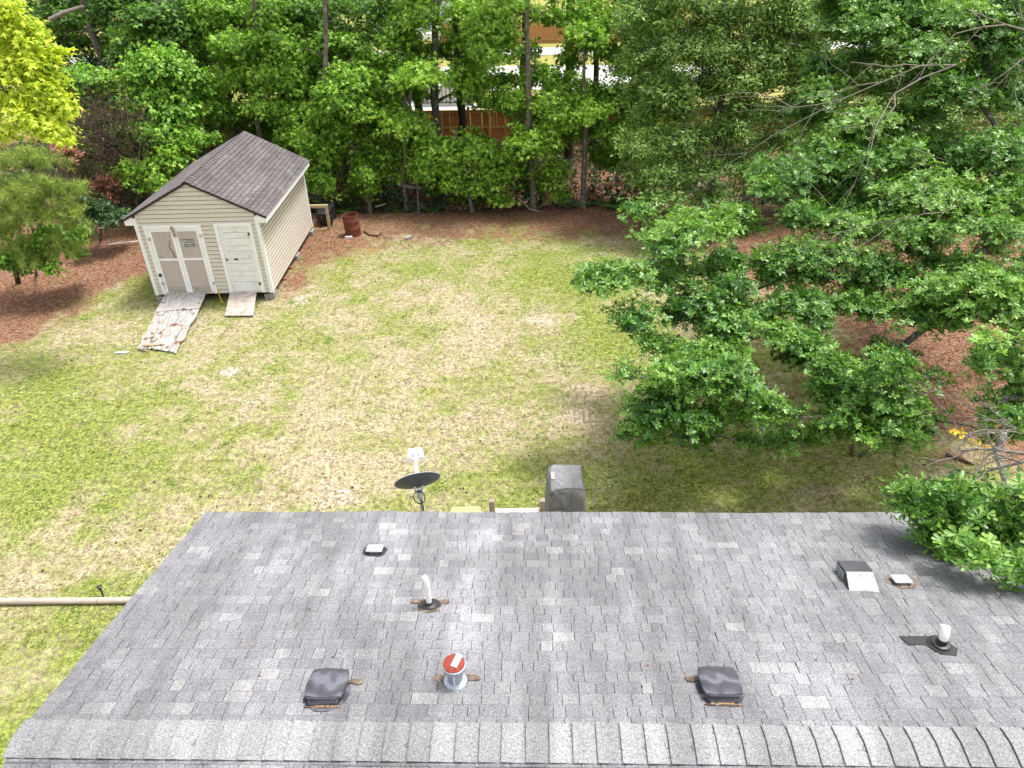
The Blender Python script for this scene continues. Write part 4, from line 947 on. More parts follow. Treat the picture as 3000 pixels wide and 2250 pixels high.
for x_ in (xa+.04, xb-.04): obj('leg', MB().box(x_-.045,x_+.045,7.25,7.34,-.1,.948), m_post, dk)
# landscape timbers and light
jL, jJ, jR = ground(-160,1762,.06), ground(288,1760,.06), ground(470,1757,.06)
m_timber = wood_mat('grey_timber', (0.4,0.336,0.28), (1.2,16,16), (0.256,0.208,0.176), .6)
for a, b, lab in ((jL, jJ, 'long weathered landscape timber reaching the left edge of the yard'), (jJ+Vector((.012,0,.004)), jR, 'short weathered landscape timber running under the house eave')):
    tag(obj('landscape_timber', MB().tube([a, a.lerp(b,.5), b], .058, 14), m_timber, None, True), lab, 'timber', 'timbers laid end to end across the lawn')
g = ground(304, 1748); lt = thing('path_light', 'small black spike light beside the landscape timber', 'path light', (g.x, g.y, hz(g.x,g.y)))
obj('spike', MB().lathe([(.012,-.1),(.015,.2)], 10), m_black, lt, True); obj('lamp_head', MB().lathe([(.03,.2),(.035,.235),(.045,.24),(.045,.25),(.01,.265)], 16), m_black, lt, True)

# ------------------------------------------------------------------ fence and what lies beyond
m_pick = wood_mat('cedar_picket', (0.312,0.133,0.0429), (14,14,1), (0.203,0.078,0.0312), .62, .25)
m_rail = wood_mat('cedar_rail', (0.406,0.257,0.109), (1,14,14))
fn = thing('wooden_fence', 'orange wooden privacy fence with rails behind the trees', 'fence', (0, FENCE_Y, 0))
base_me = None; x = -20.0; PH = 1.83
while x < 19.0:
    if base_me is None: 
        o = obj('picket', MB().prism([(-.0725,.0),(.0725,.0),(.0725,.018),(-.0725,.018)], 0, PH), m_pick, fn); base_me = o.data
    else: o = link('picket', base_me, fn)
    o.location = (x, .02, -.05 + random.uniform(-.01,.01)); o.rotation_euler = (0, random.uniform(-.004,.004), 0); x += .148
xx = -20.1
while xx < 19.0:
    obj('fence_post', MB().box(xx-.045,xx+.045,-.09,.0,-.4,1.78), m_rail, fn)
    for z0_ in (.25,.92,1.66): obj('rail', MB().box(xx+.047,xx+2.353,-.045,.0,z0_,z0_+.09), m_rail, fn)
    xx += 2.4
obj('cap_rail', MB().box(-20.1,19.1,-.1,.06,1.79,1.825), m_rail, fn)
f2 = thing('wooden_fence', 'far orange wooden fence beyond the street and driveway', 'fence', (4, 74, 0))
mb = MB()
for k in range(170): mb.box(-10+k*.15,-10+k*.15+.14,0,.02,0,1.85)
o = obj('pickets', mb, m_pick, f2); o['kind'] = 'stuff'
for z0_ in (.3,1.5): obj('rail', MB().box(-10,15.5,-.05,-.002,z0_,z0_+.09), m_rail, f2)
nh = thing('neighbour_house', 'pale grey sided neighbouring house glimpsed through the trees', 'house', (-8.8, 80, 0))
m_gsid = plain('grey_siding', (.42,.44,.52), .6, .06, 2)
obj('wall', MB().box(-4,3.2,0,7,.4,5.2), m_gsid, nh)
obj('roof', MB().loft([[(-4.4,-.5,5.2),(-4.4,3.5,7.4),(-4.4,7.5,5.2)],[(3.6,-.5,5.2),(3.6,3.5,7.4),(3.6,7.5,5.2)]]), plain('grey_roof', (.2,.2,.21)), nh)
obj('porch_floor', MB().box(-4,3.4,-2.2,-.01,.0,.5), m_white, nh)
for x_ in (-3.9,-1.5,.9,3.3): obj('porch_post', MB().box(x_-.07,x_+.07,-2.15,-2.0,.5,2.9), m_white, nh)
for z_ in (.75,1.35): obj('porch_rail', MB().box(-3.8,3.2,-2.1,-2.05,z_,z_+.06), m_black, nh)
w_ = obj('window', MB().box(-.2,1.0,-.04,-.005,1.6,3.0), m_white, nh); obj('pane', MB().box(-.1,.9,-.06,-.041,1.7,2.9), plain('dark_glass', (.05,.06,.07), .1, .05, 2, 0, .6), w_)
for k in range(9): obj('siding_line', MB().box(-4,3.2,-.012,-.002,.6+k*.5,.62+k*.5), m_white, nh)
ra = at(1300, 285, 47.5); rl = thing('metal_railing', 'black metal railing with white base beyond the fence', 'railing', (ra.x, 47.5, 0))
obj('base_wall', MB().box(-1.6,1.9,.1,.3,0,1.25), m_white, rl)
obj('top_rail', MB().box(-1.6,1.9,-.05,.05,1.5,1.58), m_black, rl); obj('bottom_rail', MB().box(-1.6,1.9,-.03,.03,.22,.27), m_black, rl)
for k in range(15): obj('baluster', MB().box(-1.55+k*.24,-1.51+k*.24,-.02,.02,.272,1.498), m_black, rl)
lu = thing('lumber_pile', 'low pile of brown and white planks beyond the fence', 'lumber', (-4.6, 43.6, 0))
for k in range(7):
    a = random.uniform(-.25,.25); mb = MB().box(-1.9,1.9,-.1,.1,.04+.06*k,.095+.06*k); oy = random.uniform(-.5,.5)
    mb.xf(lambda x_,y_,z_: (x_*math.cos(a)-y_*math.sin(a), x_*math.sin(a)+y_*math.cos(a)+oy, z_)); obj('plank', mb, m_white if k % 3 == 2 else wood_mat('brown_plank', (.3,.18,.1)), lu)

# ------------------------------------------------------------------ trees along the back of the yard
def trunk_px(pts, y0, y1=None):            # list of photo points bottom to top, at distance y0..y1
    y1 = y1 or y0; n = len(pts); return [tuple(at(u, v, y0+(y1-y0)*i/(n-1))) for i, (u, v) in enumerate(pts)]
def tree(label, trunk, r0, r1, pads, style, group='trees along the back of the yard', name='sweetgum_tree', cat='tree', rl=.05, **kw):
    b = trunk[0]; b = (b[0], b[1], hz(b[0], b[1])); trunk = [b] + list(trunk[1:])
    o = thing(name, label, cat, b, 0, group)
    p = Plant(o, b, trunk, r0, r1, style.get('bark', m_bark_gum), style.get('twig', m_twig))
    if pads:
        p.limbs(pads, rl); st = {k: v for k, v in style.items() if k not in ('bark','twig')}; st.update(kw)
        p.sprays(pads, **st); p.twigs(.5, .007)
    return p
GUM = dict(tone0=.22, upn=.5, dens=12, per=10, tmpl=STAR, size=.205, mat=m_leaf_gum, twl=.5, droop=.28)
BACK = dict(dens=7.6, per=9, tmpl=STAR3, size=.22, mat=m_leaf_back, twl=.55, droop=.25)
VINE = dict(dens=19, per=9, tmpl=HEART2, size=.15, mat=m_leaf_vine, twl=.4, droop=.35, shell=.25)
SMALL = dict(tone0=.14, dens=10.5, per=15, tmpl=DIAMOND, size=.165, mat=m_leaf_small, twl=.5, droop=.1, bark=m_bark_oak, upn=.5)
PS = 1.28
HOLES = [(1295,250,32,40),(1278,95,40,22),(1290,40,22,40),(1620,160,42,18),(1785,225,50,30),(1470,195,28,22),(1270,360,50,32),(1430,360,40,24),(1345,375,25,30),(1610,98,50,16),(1680,490,40,60),(1500,5,50,15),
 (1120,575,30,25),(1290,600,35,22),(1510,605,45,22),(1690,575,45,40),(1790,565,45,40),(1215,585,40,30),(270,150,35,45),(300,200,25,30),(320,530,110,60),(290,410,70,70),(925,620,40,25)]
OHOLES = [(2250,685,45,22),(2510,1015,38,40),(2790,1090,115,95),(2280,1120,50,50),(1790,720,60,40)]
def inhole(u, v, holes, m=24): return any(((u-a)/(b_+m))**2 + ((v-b)/(c+m))**2 < 1 for a, b, b_, c in holes)
def fill(u0, u1, v0, v1, y, dy=1.0, step=62, ru=48, rv=34, k=.62, tb=-.2, holes=None, lim=None):  # negative tb paints shade between the front clumps into the leaf tone
    out = []; v = v0
    while v < v1:
        u = u0
        while u < u1:
            a, b = u + random.uniform(-.45,.45)*step, v + random.uniform(-.45,.45)*step*.8
            yy = (np.interp(b, *y) if isinstance(y, tuple) else y) + random.uniform(0, dy)
            if not inhole(a, b, HOLES if holes is None else holes) and (lim is None or lim(a, b)): out.append(pad(a, b, yy, ru*random.uniform(.75,1.25), rv*random.uniform(.75,1.2), k, tb + random.gauss(0,.05)))
            u += step
        v += step*.8
    return out
def tops(x, y, n=3, z=8.6, r=1.3):         # the part of the crown above the picture
    return [(x+random.uniform(-1.2,1.2), y+random.uniform(-.6,1.2), z+random.uniform(0,1.6), r, r, r*.6, .45) for k in range(n)]
tree('small leaning sweetgum with low broad leafy crown in front of the fence', trunk_px([(1385,618),(1375,570),(1355,470),(1330,380)], 28.2), .10, .05,
     [pad(1310,480,28,75,55,1,.05), pad(1250,500,28.2,60,40), pad(1370,450,28,70,50,1,.05), pad(1330,545,27.8,60,32,.9), pad(1400,560,27.6,40,32,.9), pad(1260,430,28.6,60,40), pad(1420,500,28,45,45)] + fill(1230,1450,420,570,28.6), GUM)
tree('tall straight sweetgum with pale slender trunk near the middle', trunk_px([(1564,617),(1556,500),(1549,390),(1548,200),(1545,50),(1543,-60)], 28.2), .125, .07,
     [pad(1470,520,27.8,60,60), pad(1470,585,27.6,38,22,.8), pad(1569,430,27.8,80,50,1,.08), pad(1620,520,27.9,55,70), pad(1640,575,28.2,40,25), pad(1520,470,28.2,50,45), pad(1442,90,28.4,85,70,.9,.1), pad(1500,30,28.4,80,45,.9,.08), pad(1440,170,28.2,70,45,.9,.1), pad(1600,390,28,50,28,.9,.1), pad(1510,300,28.6,50,38,.7,.05), pad(1590,215,28.6,36,24,.5)] + fill(1430,1660,0,580,29,1.6) + tops(.8,28.5), GUM, rl=.045)
tree('slender sweetgum with forked top and leafy middle, right of the tall pale trunk', trunk_px([(1707,605),(1711,480),(1718,360),(1710,240),(1712,150)], 28.4), .12, .05,
     [pad(1623,316,28.2,85,45,1,.1), pad(1700,330,28.2,75,40,1,.08), pad(1705,110,28.4,55,38,1,.12), pad(1740,130,28.6,40,32), pad(1770,320,28.6,60,45), pad(1660,365,28.1,55,25), pad(1780,390,28.4,50,28,1,-.05)] + fill(1630,1800,260,460,28.8), GUM)
tree('sweetgum with low bough spread above the drum side of the fence', trunk_px([(1190,600),(1182,500),(1189,420),(1200,330),(1210,200)], 28.9), .085, .04,
     [pad(1189,375,28.6,75,40,1,.08), pad(1160,345,28.8,60,30,1,.05), pad(1239,235,28.8,80,42,1,.05), pad(1180,250,29.2,60,40,1,-.03), pad(1130,470,28.9,50,40,.8,-.12), pad(1150,520,29,40,35,.7,-.15)] + fill(1090,1250,180,540,29.2,1.2), GUM)
tree('bright leafed sweetgum with high crown left of the grey neighbouring house', trunk_px([(1285,420),(1278,300),(1272,180),(1274,60),(1275,-60)], 31.5), .17, .12,
     [pad(1225,68,30.8,90,60,.9,.04), pad(1180,130,31,70,45,.8,-.03), pad(1350,40,30.6,60,50,.9,.1), pad(1397,262,30.2,75,50,1,.08), pad(1340,230,30.4,50,35,.9,.05), pad(1385,200,30.6,50,35,.9,.05), pad(1380,120,30.6,45,40,.8)] + fill(1150,1440,-10,330,31.4,1.5) + tops(-3.3,31.5), GUM, rl=.06)
tree('sapling with one leafy tuft beside the rusty drum', trunk_px([(1082,605),(1075,560),(1068,500)], 28.3), .085, .04, [pad(1072,520,28.2,40,30,1,-.05), pad(1090,560,28.1,22,18,.9,-.05), pad(1055,480,28.5,30,25,.8,-.05)], GUM)
tree('thin bare-stemmed sapling right of the fallen branch', trunk_px([(1226,622),(1225,580),(1222,530)], 28.1), .042, .025, [pad(1222,505,28.2,30,22,.6,-.1)], GUM)
tree('dense sweetgum crown close behind the right side of the shed', trunk_px([(925,600),(930,480),(950,350),(955,180),(950,-40)], 29.5), .12, .07,
     [pad(945,450,28.8,60,55,1,-.03), pad(925,535,28.4,42,50,1), pad(960,560,28.2,40,25), pad(1010,300,29,85,60,1,.02), pad(1060,340,29,60,40,1,.05), pad(960,360,29.2,60,45), pad(1000,400,29,50,35,.9,-.03), pad(1010,230,29.6,60,40,1,-.05), pad(900,430,29,40,40), pad(1075,245,29.4,45,35,.9,-.05)] + fill(870,1110,150,590,29.8,1.4) + tops(-7.8,29.5,2), GUM, rl=.05)
tree('dark sweetgum filling the upper edge left of centre', trunk_px([(1005,410),(985,250),(968,120),(965,-40)], 33), .16, .12,
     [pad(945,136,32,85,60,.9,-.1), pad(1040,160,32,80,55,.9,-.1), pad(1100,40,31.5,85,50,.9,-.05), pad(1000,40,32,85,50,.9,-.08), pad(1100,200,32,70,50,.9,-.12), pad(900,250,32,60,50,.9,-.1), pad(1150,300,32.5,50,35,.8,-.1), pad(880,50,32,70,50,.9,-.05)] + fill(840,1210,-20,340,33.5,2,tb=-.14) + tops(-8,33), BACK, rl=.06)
# right side, broad-leafed row merging with the oak
tree('sweetgum with drooping leafy side right of the white driveway', trunk_px([(1885,590),(1880,500),(1878,300),(1882,100),(1884,-50)], 29.5), .12, .09,
     [pad(1830,300,29.2,75,50,1,-.02), pad(1850,370,29,70,45,1,.05), pad(1815,430,28.8,55,35,1,.0), pad(1835,210,29.4,70,45,.9,-.08), pad(1790,75,29.6,85,55,.8,-.08), pad(1870,110,29.6,60,60,.8,-.1), pad(1700,40,30,70,40,.6,-.1), pad(1620,60,30.2,55,30,.5,-.1), pad(1900,440,29,60,40,1,-.03)] + fill(1690,1960,-10,600,30,1.5,tb=-.1) + tops(5.3,29.5), GUM, rl=.05)
# bare lower trunks
POLE = dict(BACK, bark=m_bark_pine)
for pts, y, r0, r1, lab in (
    ([(1245,395),(1228,330),(1207,220),(1208,60),(1210,-60)], 33, .19, .15, 'dark crooked pine trunk in front of the fence, left of the grey railing'),
    ([(1352,405),(1348,250),(1338,100),(1330,-60)], 33.5, .19, .16, 'dark straight pine trunk just right of the grey railing'),
    ([(1358,300),(1350,200),(1335,90),(1328,-60)], 31, .09, .07, 'pale grey slender trunk crossing the dark pine beside the railing'),
    ([(1522,395),(1532,250),(1538,90),(1535,-60)], 33, .18, .15, 'dark pine trunk close behind the tall pale sweetgum'),
    ([(1666,330),(1668,200),(1672,60),(1672,-60)], 34, .22, .18, 'stout mossy pine trunk left of the white driveway patch'),
    ([(1742,330),(1745,200),(1748,60),(1750,-60)], 35, .14, .11, 'thin dark pine trunk before the white driveway patch'),
    ([(1926,175),(1922,90),(1926,0),(1930,-80)], 36, .33, .28, 'thickest dark pine trunk at the top right of the treeline'),
    ([(1958,180),(1955,80),(1960,-60)], 40, .12, .1, 'thin trunk right of the thickest dark pine'),
    ([(2125,140),(2132,60),(2140,-60)], 38, .16, .14, 'dark forked trunk glimpsed above the small-leaved tree')):
    t_ = trunk_px(pts, y); g_ = t_[0]; 
    t_ = [(g_[0], g_[1]+.0, hz(g_[0], g_[1]))] + t_[1:] if g_[2] < 1.0 else [(g_[0], g_[1], 0.0)] + t_
    tree(lab, t_, r0, r1, tops(t_[-1][0], y, 2, max(8.8, t_[-1][2]), 1.4), POLE, 'pines behind the yard', 'pine_tree', rl=.05)
# left woods
for lab, tr, r0, r1, pads in (
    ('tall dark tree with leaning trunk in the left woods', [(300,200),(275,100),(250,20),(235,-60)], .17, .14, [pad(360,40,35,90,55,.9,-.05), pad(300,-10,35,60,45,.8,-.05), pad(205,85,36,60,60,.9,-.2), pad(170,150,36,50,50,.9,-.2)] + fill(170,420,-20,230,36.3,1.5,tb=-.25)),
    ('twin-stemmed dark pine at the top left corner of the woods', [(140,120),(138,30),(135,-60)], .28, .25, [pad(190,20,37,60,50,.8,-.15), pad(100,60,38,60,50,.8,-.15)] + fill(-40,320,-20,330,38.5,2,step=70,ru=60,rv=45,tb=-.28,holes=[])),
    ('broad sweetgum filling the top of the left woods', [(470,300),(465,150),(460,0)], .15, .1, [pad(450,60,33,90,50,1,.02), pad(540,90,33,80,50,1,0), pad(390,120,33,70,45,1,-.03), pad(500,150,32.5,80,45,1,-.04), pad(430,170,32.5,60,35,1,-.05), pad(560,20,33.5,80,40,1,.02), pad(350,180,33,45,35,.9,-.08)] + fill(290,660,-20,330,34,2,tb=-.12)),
    ('reddish pine trunk rising through light green leaves left of centre', [(668,300),(655,150),(648,50),(640,-60)], .24, .2, [pad(610,60,37,70,50,.8,.08), pad(700,40,35,70,50,.9,.05), pad(620,140,36,60,40,.8,.02)] + fill(420,930,-20,330,37.2,.7,step=72,ru=62,rv=45,tb=-.2,holes=[])),
    ('mid green sweetgum behind the shed roof ridge', [(760,430),(755,300),(750,100),(745,-40)], .14, .1, [pad(700,150,31,80,55,1,-.02), pad(760,240,31,80,55,1,.0), pad(840,230,30.5,75,50,1,-.02), pad(790,330,30,75,50,1,-.05), pad(860,340,30,60,45,1,-.03), pad(690,250,31,70,50,1,-.05), pad(820,130,31.5,80,60,1,-.05), pad(780,40,32,80,50,1,-.03), pad(870,410,29.5,60,45,1,0), pad(660,330,30.5,60,40,1,-.1), pad(880,170,31.5,55,50,1,-.08)] + fill(590,930,-20,470,32,2,tb=-.12)),
    ('low sweetgum bush leaning over the left eave of the shed', [(400,590),(420,540),(440,500)], .06, .04, [pad(440,510,27,70,32,1,.03), pad(390,500,27,50,25,1,0), pad(500,480,27.2,50,30,1,0), pad(470,545,26.8,60,25,1,.05), pad(530,440,27.6,50,40,1,-.03), pad(580,420,28,50,35,1,-.08)])):
    b_ = trunk_px(tr, pads[0][1]+.5); b_ = [(b_[0][0], b_[0][1], 0)] + b_ if b_[0][2] > .6 else b_
    tree(lab, b_, r0, r1, pads, BACK if pads[0][1] > 31 else GUM, 'trees of the left woods', 'pine_tree' if 'pine' in lab else 'sweetgum_tree', **(dict(bark=None) if False else {}))
p = tree('big mound of vine-covered sweetgum left of the shed roof', trunk_px([(470,560),(468,400),(460,250)], 30), .1, .06,
     [pad(470,200,29.6,85,45,1,.06), pad(410,240,29.4,55,50,1,0), pad(530,250,29.6,70,55,1,.02), pad(440,320,29,75,60,1,.05), pad(520,340,29,70,55,1,0), pad(400,400,28.6,60,55,1,.04), pad(470,410,28.4,80,50,1,.03), pad(540,420,28.6,55,50,1,-.03), pad(430,460,28.3,55,30,1,-.05)], VINE, 'trees of the left woods', 'vine_covered_tree')
tree('ledge of heart-leaved vine over a low tree beside the yellow sweetgum', trunk_px([(255,420),(250,330),(250,260)], 31), .08, .05, [pad(250,240,30.6,75,38,1,.02), pad(300,250,30.6,50,35,1,0), pad(210,260,30.6,45,40,1,-.03), pad(270,300,30.4,60,25,.8,-.1), pad(250,390,30,60,14,.9,.0), pad(300,385,30,40,14,.9,.0)], VINE, 'trees of the left woods', 'vine_covered_tree')
tree('little green bush in the brown thicket left of the shed', trunk_px([(260,520),(256,490),(254,460)], 28.5), .03, .02, [pad(255,455,28.4,28,34,1,-.02), pad(240,430,28.6,22,20,.9,-.05), pad(290,490,28.2,20,16,.9,-.05)], VINE, 'trees of the left woods', 'bush', 'bush')
# yellow-green sweetgum at the left edge
tree('bright yellow-green sweetgum leaning in at the left edge', [(-15.9,17.6,0),(-15.4,17.7,2.5),(-14.6,17.8,5),(-13.6,18,7.5),(-12.6,18.2,9.5)], .2, .1,
     [pad(20,40,18,60,60,1,.05), pad(70,110,18,60,50,1,.0), pad(10,150,18,55,50,1,.05), pad(95,190,17.8,55,35,1,0), pad(160,160,18,38,25,1,0), pad(40,230,17.6,60,40,1,.05), pad(120,270,17.6,60,38,1,.0), pad(60,320,17.4,60,45,1,.05), pad(170,310,17.6,50,38,1,.0), pad(110,370,17.3,60,38,1,.03), pad(175,400,17.4,52,34,1,.03), pad(20,400,17.2,40,30,.8,0), pad(-60,200,17.6,70,70,1,0), pad(-60,330,17.4,60,60,1,0), pad(-50,60,18,60,60,1,0), pad(130,230,18,50,30,1,-.03)],
     dict(GUM, mat=m_leaf_yellow, dens=20, size=.175, per=9, twl=.42), None, rl=.07)
# young pine, laurel, saplings at the left edge
tree('young pine with drooping yellow-green needles at the left edge', [tuple(ground(50,830)), tuple(at(30,700,21.8)), tuple(at(70,560,22)), tuple(at(120,430,22.2))], .07, .03,
     [pad(60,470,21.5,60,40), pad(130,480,21.5,55,40), pad(20,560,21,60,50), pad(90,570,20.8,60,45,1,.06), pad(160,560,21,55,40,1,.05), pad(205,570,21.2,40,35), pad(40,640,20.8,55,40,1,-.05), pad(120,640,20.6,60,45), pad(190,640,20.8,45,35,1,-.05), pad(225,665,21,30,28,1,.0), pad(60,720,20.6,45,30,.8), pad(150,710,20.6,45,30,.8,-.05), pad(240,560,21.6,26,30,.8), pad(-40,560,21,60,80), pad(-40,680,20.8,50,60), pad(30,740,20.4,50,30), pad(100,745,20.4,50,28), pad(180,735,20.6,45,28), pad(60,600,20.6,55,45,1,.06), pad(120,560,20.6,50,40,1,.08), pad(210,620,20.8,40,36,1,.05), pad(20,690,20.4,50,36,1,.03)],
     dict(dens=9, per=46, tmpl=NEEDLE, size=.27, mat=m_leaf_pine, mode='needle', twl=.15, droop=-.15, bark=m_bark_pine), None, 'pine_tree', rl=.03)
tree('dark glossy laurel bush at the edge of straw left of the shed', [tuple(ground(290,700)), tuple(at(295,670,25)), tuple(at(300,640,25))], .05, .03,
     [pad(265,640,24.6,35,28), pad(310,655,24.4,38,28), pad(350,640,25,32,24), pad(290,610,25,38,28), pad(250,610,24.6,28,30), pad(250,690,23.8,25,25,1,.05)], dict(dens=26, per=6, tmpl=OAK, size=.15, mat=m_leaf_dark, mode='rosette', twl=.3, tone0=.15), None, 'laurel_bush', 'bush')
tree('leafy green bush under the young pine at the left edge', [tuple(ground(100,800)), tuple(at(110,770,21.5)), tuple(at(120,740,21.5))], .04, .02,
     [pad(70,730,21,45,30), pad(120,760,20.6,45,22,1,.1), pad(200,720,21.4,40,30,1,-.05), pad(30,670,21.5,30,30), pad(230,700,21.8,30,30,1,-.05), pad(60,780,20.4,30,16,1,.1), pad(150,690,21.4,35,30,1,-.05), pad(20,770,20.3,45,22,1,.05), pad(150,790,20.2,35,14,1,.1), pad(110,720,20.6,45,25), pad(230,740,21,30,24,1,0)], dict(VINE, dens=14), None, 'bush', 'bush')
tree('purple-brown dead leaf bush below the yellow sweetgum', [tuple(ground(210,620)), tuple(at(200,520,26)), tuple(at(195,460,26))], .04, .02, [pad(185,440,25.6,32,14), pad(205,455,25.6,25,14), pad(190,475,25.4,22,14), pad(205,500,25.4,12,14,.8)], dict(dens=20, per=6, tmpl=OAK, size=.15, mat=m_leaf_dead, mode='rosette', tone0=.2), None, 'bush', 'bush')
tree('red-brown dead leaf bush in the thicket left of the shed', [tuple(ground(320,660)), tuple(at(315,610,26.5)), tuple(at(310,560,26.5))], .04, .02, [pad(310,535,26.4,25,14), pad(300,570,26.2,28,12), pad(285,600,26,22,13), pad(330,590,26.2,18,12), pad(275,545,26.4,16,10), pad(345,545,26.4,15,8)], dict(dens=15, per=6, tmpl=OAK, size=.13, mat=m_leaf_dead, mode='rosette'), None, 'bush', 'bush')
# small-leaved tree behind the oak
tree('dense small-leaved tree left of and behind the big oak', trunk_px([(2085,640),(2090,500),(2110,350),(2120,150),(2125,-40)], 26.5), .16, .09,
     [pad(2044,163,26,110,75,1,.03), pad(1963,282,25.6,80,60,1,.03), pad(2150,260,25.8,90,70,1,0), pad(1881,425,25,85,42,1,.1), pad(1990,412,25,85,50,1,.05), pad(1936,515,24.6,80,42,1,.03), pad(2060,500,25,80,50,1,-.08), pad(2130,400,25.4,80,55,1,-.08), pad(2234,190,26,80,60,1,-.03), pad(2270,81,26.5,85,60,1,0), pad(2130,60,26.8,85,50,1,.03), pad(2200,330,25.8,70,50,1,-.1), pad(1950,590,24,65,30,1,-.02), pad(2080,590,24.5,60,35,1,-.1), pad(2000,330,25.6,60,50,1,-.02), pad(1900,330,26,50,40,1,0), pad(2190,500,25.4,70,50,1,-.12), pad(2370,60,26.5,90,60,1,-.05), pad(2330,190,26.4,80,60,1,-.1), pad(2300,420,26,80,60,1,-.1), pad(2440,260,26.8,90,70,1,-.12), pad(2600,250,27,110,90,1,-.12), pad(2780,380,26.5,110,90,1,-.12), pad(2500,60,27,100,70,1,-.08), pad(2920,280,26.5,110,110,1,-.12), pad(2650,430,26,100,70,1,-.12)] + fill(1870,2500,-20,580,26.6,1.5,step=80,ru=62,rv=45,tb=-.08,holes=[]) + fill(2400,3060,-20,620,27.5,1.5,step=105,ru=95,rv=70,k=.3,tb=-.2,holes=[]) + fill(1890,2320,-20,300,26,.8,step=70,ru=52,rv=36,k=.8,tb=-.02,holes=[]) + tops(7,26.5,2), SMALL, 'trees along the back of the yard', 'small_leaved_tree', rl=.07)

# ------------------------------------------------------------------ the big oak on the right
OAKP = [  # u, v, distance, half width, half height, density, tone
 (2695,163,17.5,120,60,1,.03),(2766,282,17,105,55,1,.03),(2532,98,18,95,60,1,-.08),(2800,70,18,110,60,1,-.02),(2640,40,18.5,100,50,.9,-.1),(2920,150,17.5,95,90,1,-.08),(2960,40,18,80,60,1,-.05),
 (2532,369,16.5,100,55,1,.06),(2430,420,16.5,60,40,1,.0),(2315,515,15.8,130,55,1,.0),(2478,488,15.8,95,55,1,-.03),(2722,570,15,150,62,1,.08),(2912,470,15.6,100,85,1,-.1),(2920,600,14.8,90,60,1,.0),
 (2620,460,16,80,50,1,-.06),(2342,640,14.5,55,50,1,0),(2250,560,15,60,35,1,-.03),(2043,690,13.6,120,52,1,.03),(2120,640,14,60,30,1,.0),(1960,745,13.2,70,35,1,0),(1822,822,12.8,105,48,1,-.03),(1740,840,12.6,48,26,.9,-.03),(1853,940,12.2,72,50,1,-.06),(1900,1010,11.7,45,42,1,-.06),
 (1950,840,12.9,70,40,1,-.05),(2043,885,12.6,85,45,1,-.06),(2138,945,12.2,70,45,1,-.05),(2150,850,13,60,40,1,-.1),(2391,758,13.8,130,55,1,-.02),(2250,780,13.6,60,45,1,-.12),(2550,800,13.6,95,60,1,-.03),(2480,660,14.4,85,40,1,.06),(2676,690,14,110,55,1,-.04),
 (2075,1070,11.3,125,55,1,.10),(1980,1140,10.8,85,55,1,.0),(1930,1215,10.4,80,45,1,-.03),(2020,1240,10.3,55,38,.9,-.03),(2150,1150,10.9,70,40,1,.05),(2230,1200,10.6,48,45,.9,.03),
 (2360,904,12.8,95,50,1,-.04),(2290,990,12,70,45,1,-.05),(2370,1030,11.8,75,42,1,-.03),(2613,916,12.8,115,50,1,.0),(2500,900,13,60,45,1,-.05),(2720,860,13,90,50,1,-.05),(2898,680,13.5,105,55,1,.0),(2860,790,13,75,35,1,-.05),
 (2880,895,12.2,120,45,1,.12),(2800,930,12.4,60,30,1,.08),(2960,820,12.8,60,45,1,.08),
 (2518,1150,11.2,120,55,1,-.05),(2600,1090,11.6,70,45,1,-.08),(2460,1230,10.6,50,38,.9,-.03),(2613,1240,10.6,70,50,1,-.03),(2680,1290,10.2,35,28,.8,-.03),(2540,1290,10.2,35,30,.8,-.03),(2440,1110,11.4,45,40,.9,-.08),
 (2740,1110,11.5,40,22,.5,-.05),(2917,1040,11.2,60,35,.9,.0),(2960,1110,11,40,40,.9,.0),(2870,1010,11.4,40,25,.8,.05),(2955,1230,9.9,40,50,1,.0),
]
OAKR = [(2960,1690,5.6,45,40,1,.0),(2890,1640,5.7,50,36,1,.02),(2820,1610,5.9,50,34,1,.02),(3040,1700,5.5,50,50,1,0),(2642,1460,6.75,70,35,1,.06),(2732,1495,6.65,85,50,1,.06),(2842,1485,6.75,95,50,1,.05),(2932,1545,6.55,95,75,1,.03),(2712,1575,6.45,60,50,1,0),(2802,1595,6.35,90,60,1,.03),(2892,1645,6.15,85,50,1,.03),(2772,1655,6.25,60,40,1,0),(2992,1475,6.75,50,60,1,.03),(2992,1675,5.95,40,60,1,.03),(3002,1765,5.65,25,40,1,.05),(2712,1645,6.35,40,25,.9,0),(3072,1545,6.45,60,90,1,0)]
YO = ([0,200,400,600,800,1000,1200], [18.5,17.8,16.8,15.2,13.5,12.2,10.9])
opads = [pad(*a) for a in OAKP] + [pad(*a) for a in OAKR]
opads += fill(1860,2310,1090,1290,10.5,.4,step=62,ru=46,rv=34,tb=.0,holes=OHOLES) + fill(2400,2720,1080,1290,10.7,.4,step=62,ru=48,rv=34,tb=-.06,holes=OHOLES) + fill(2650,3060,1450,1740,6.4,.3,step=64,ru=44,rv=34,tb=.0,holes=[],lim=lambda a,b: b < 1500+(a-2640)*.62)
opads += fill(2750,3060,830,960,12.2,.4,step=70,ru=60,rv=34,tb=.1,holes=[]) + fill(2890,3060,1000,1290,10.4,.4,step=66,ru=45,rv=34,tb=.02,holes=[]) + fill(2400,3060,-20,620,YO,1.2,step=88,ru=66,rv=42,tb=-.08,k=.85,holes=OHOLES) + fill(1900,3060,620,940,YO,.8,step=86,ru=60,rv=36,tb=-.1,k=.85,holes=OHOLES,lim=lambda a,b: a > 1900+(b-780)*.3) + fill(1990,2660,940,1190,YO,.6,step=84,ru=54,rv=34,tb=-.1,k=.85,holes=OHOLES)
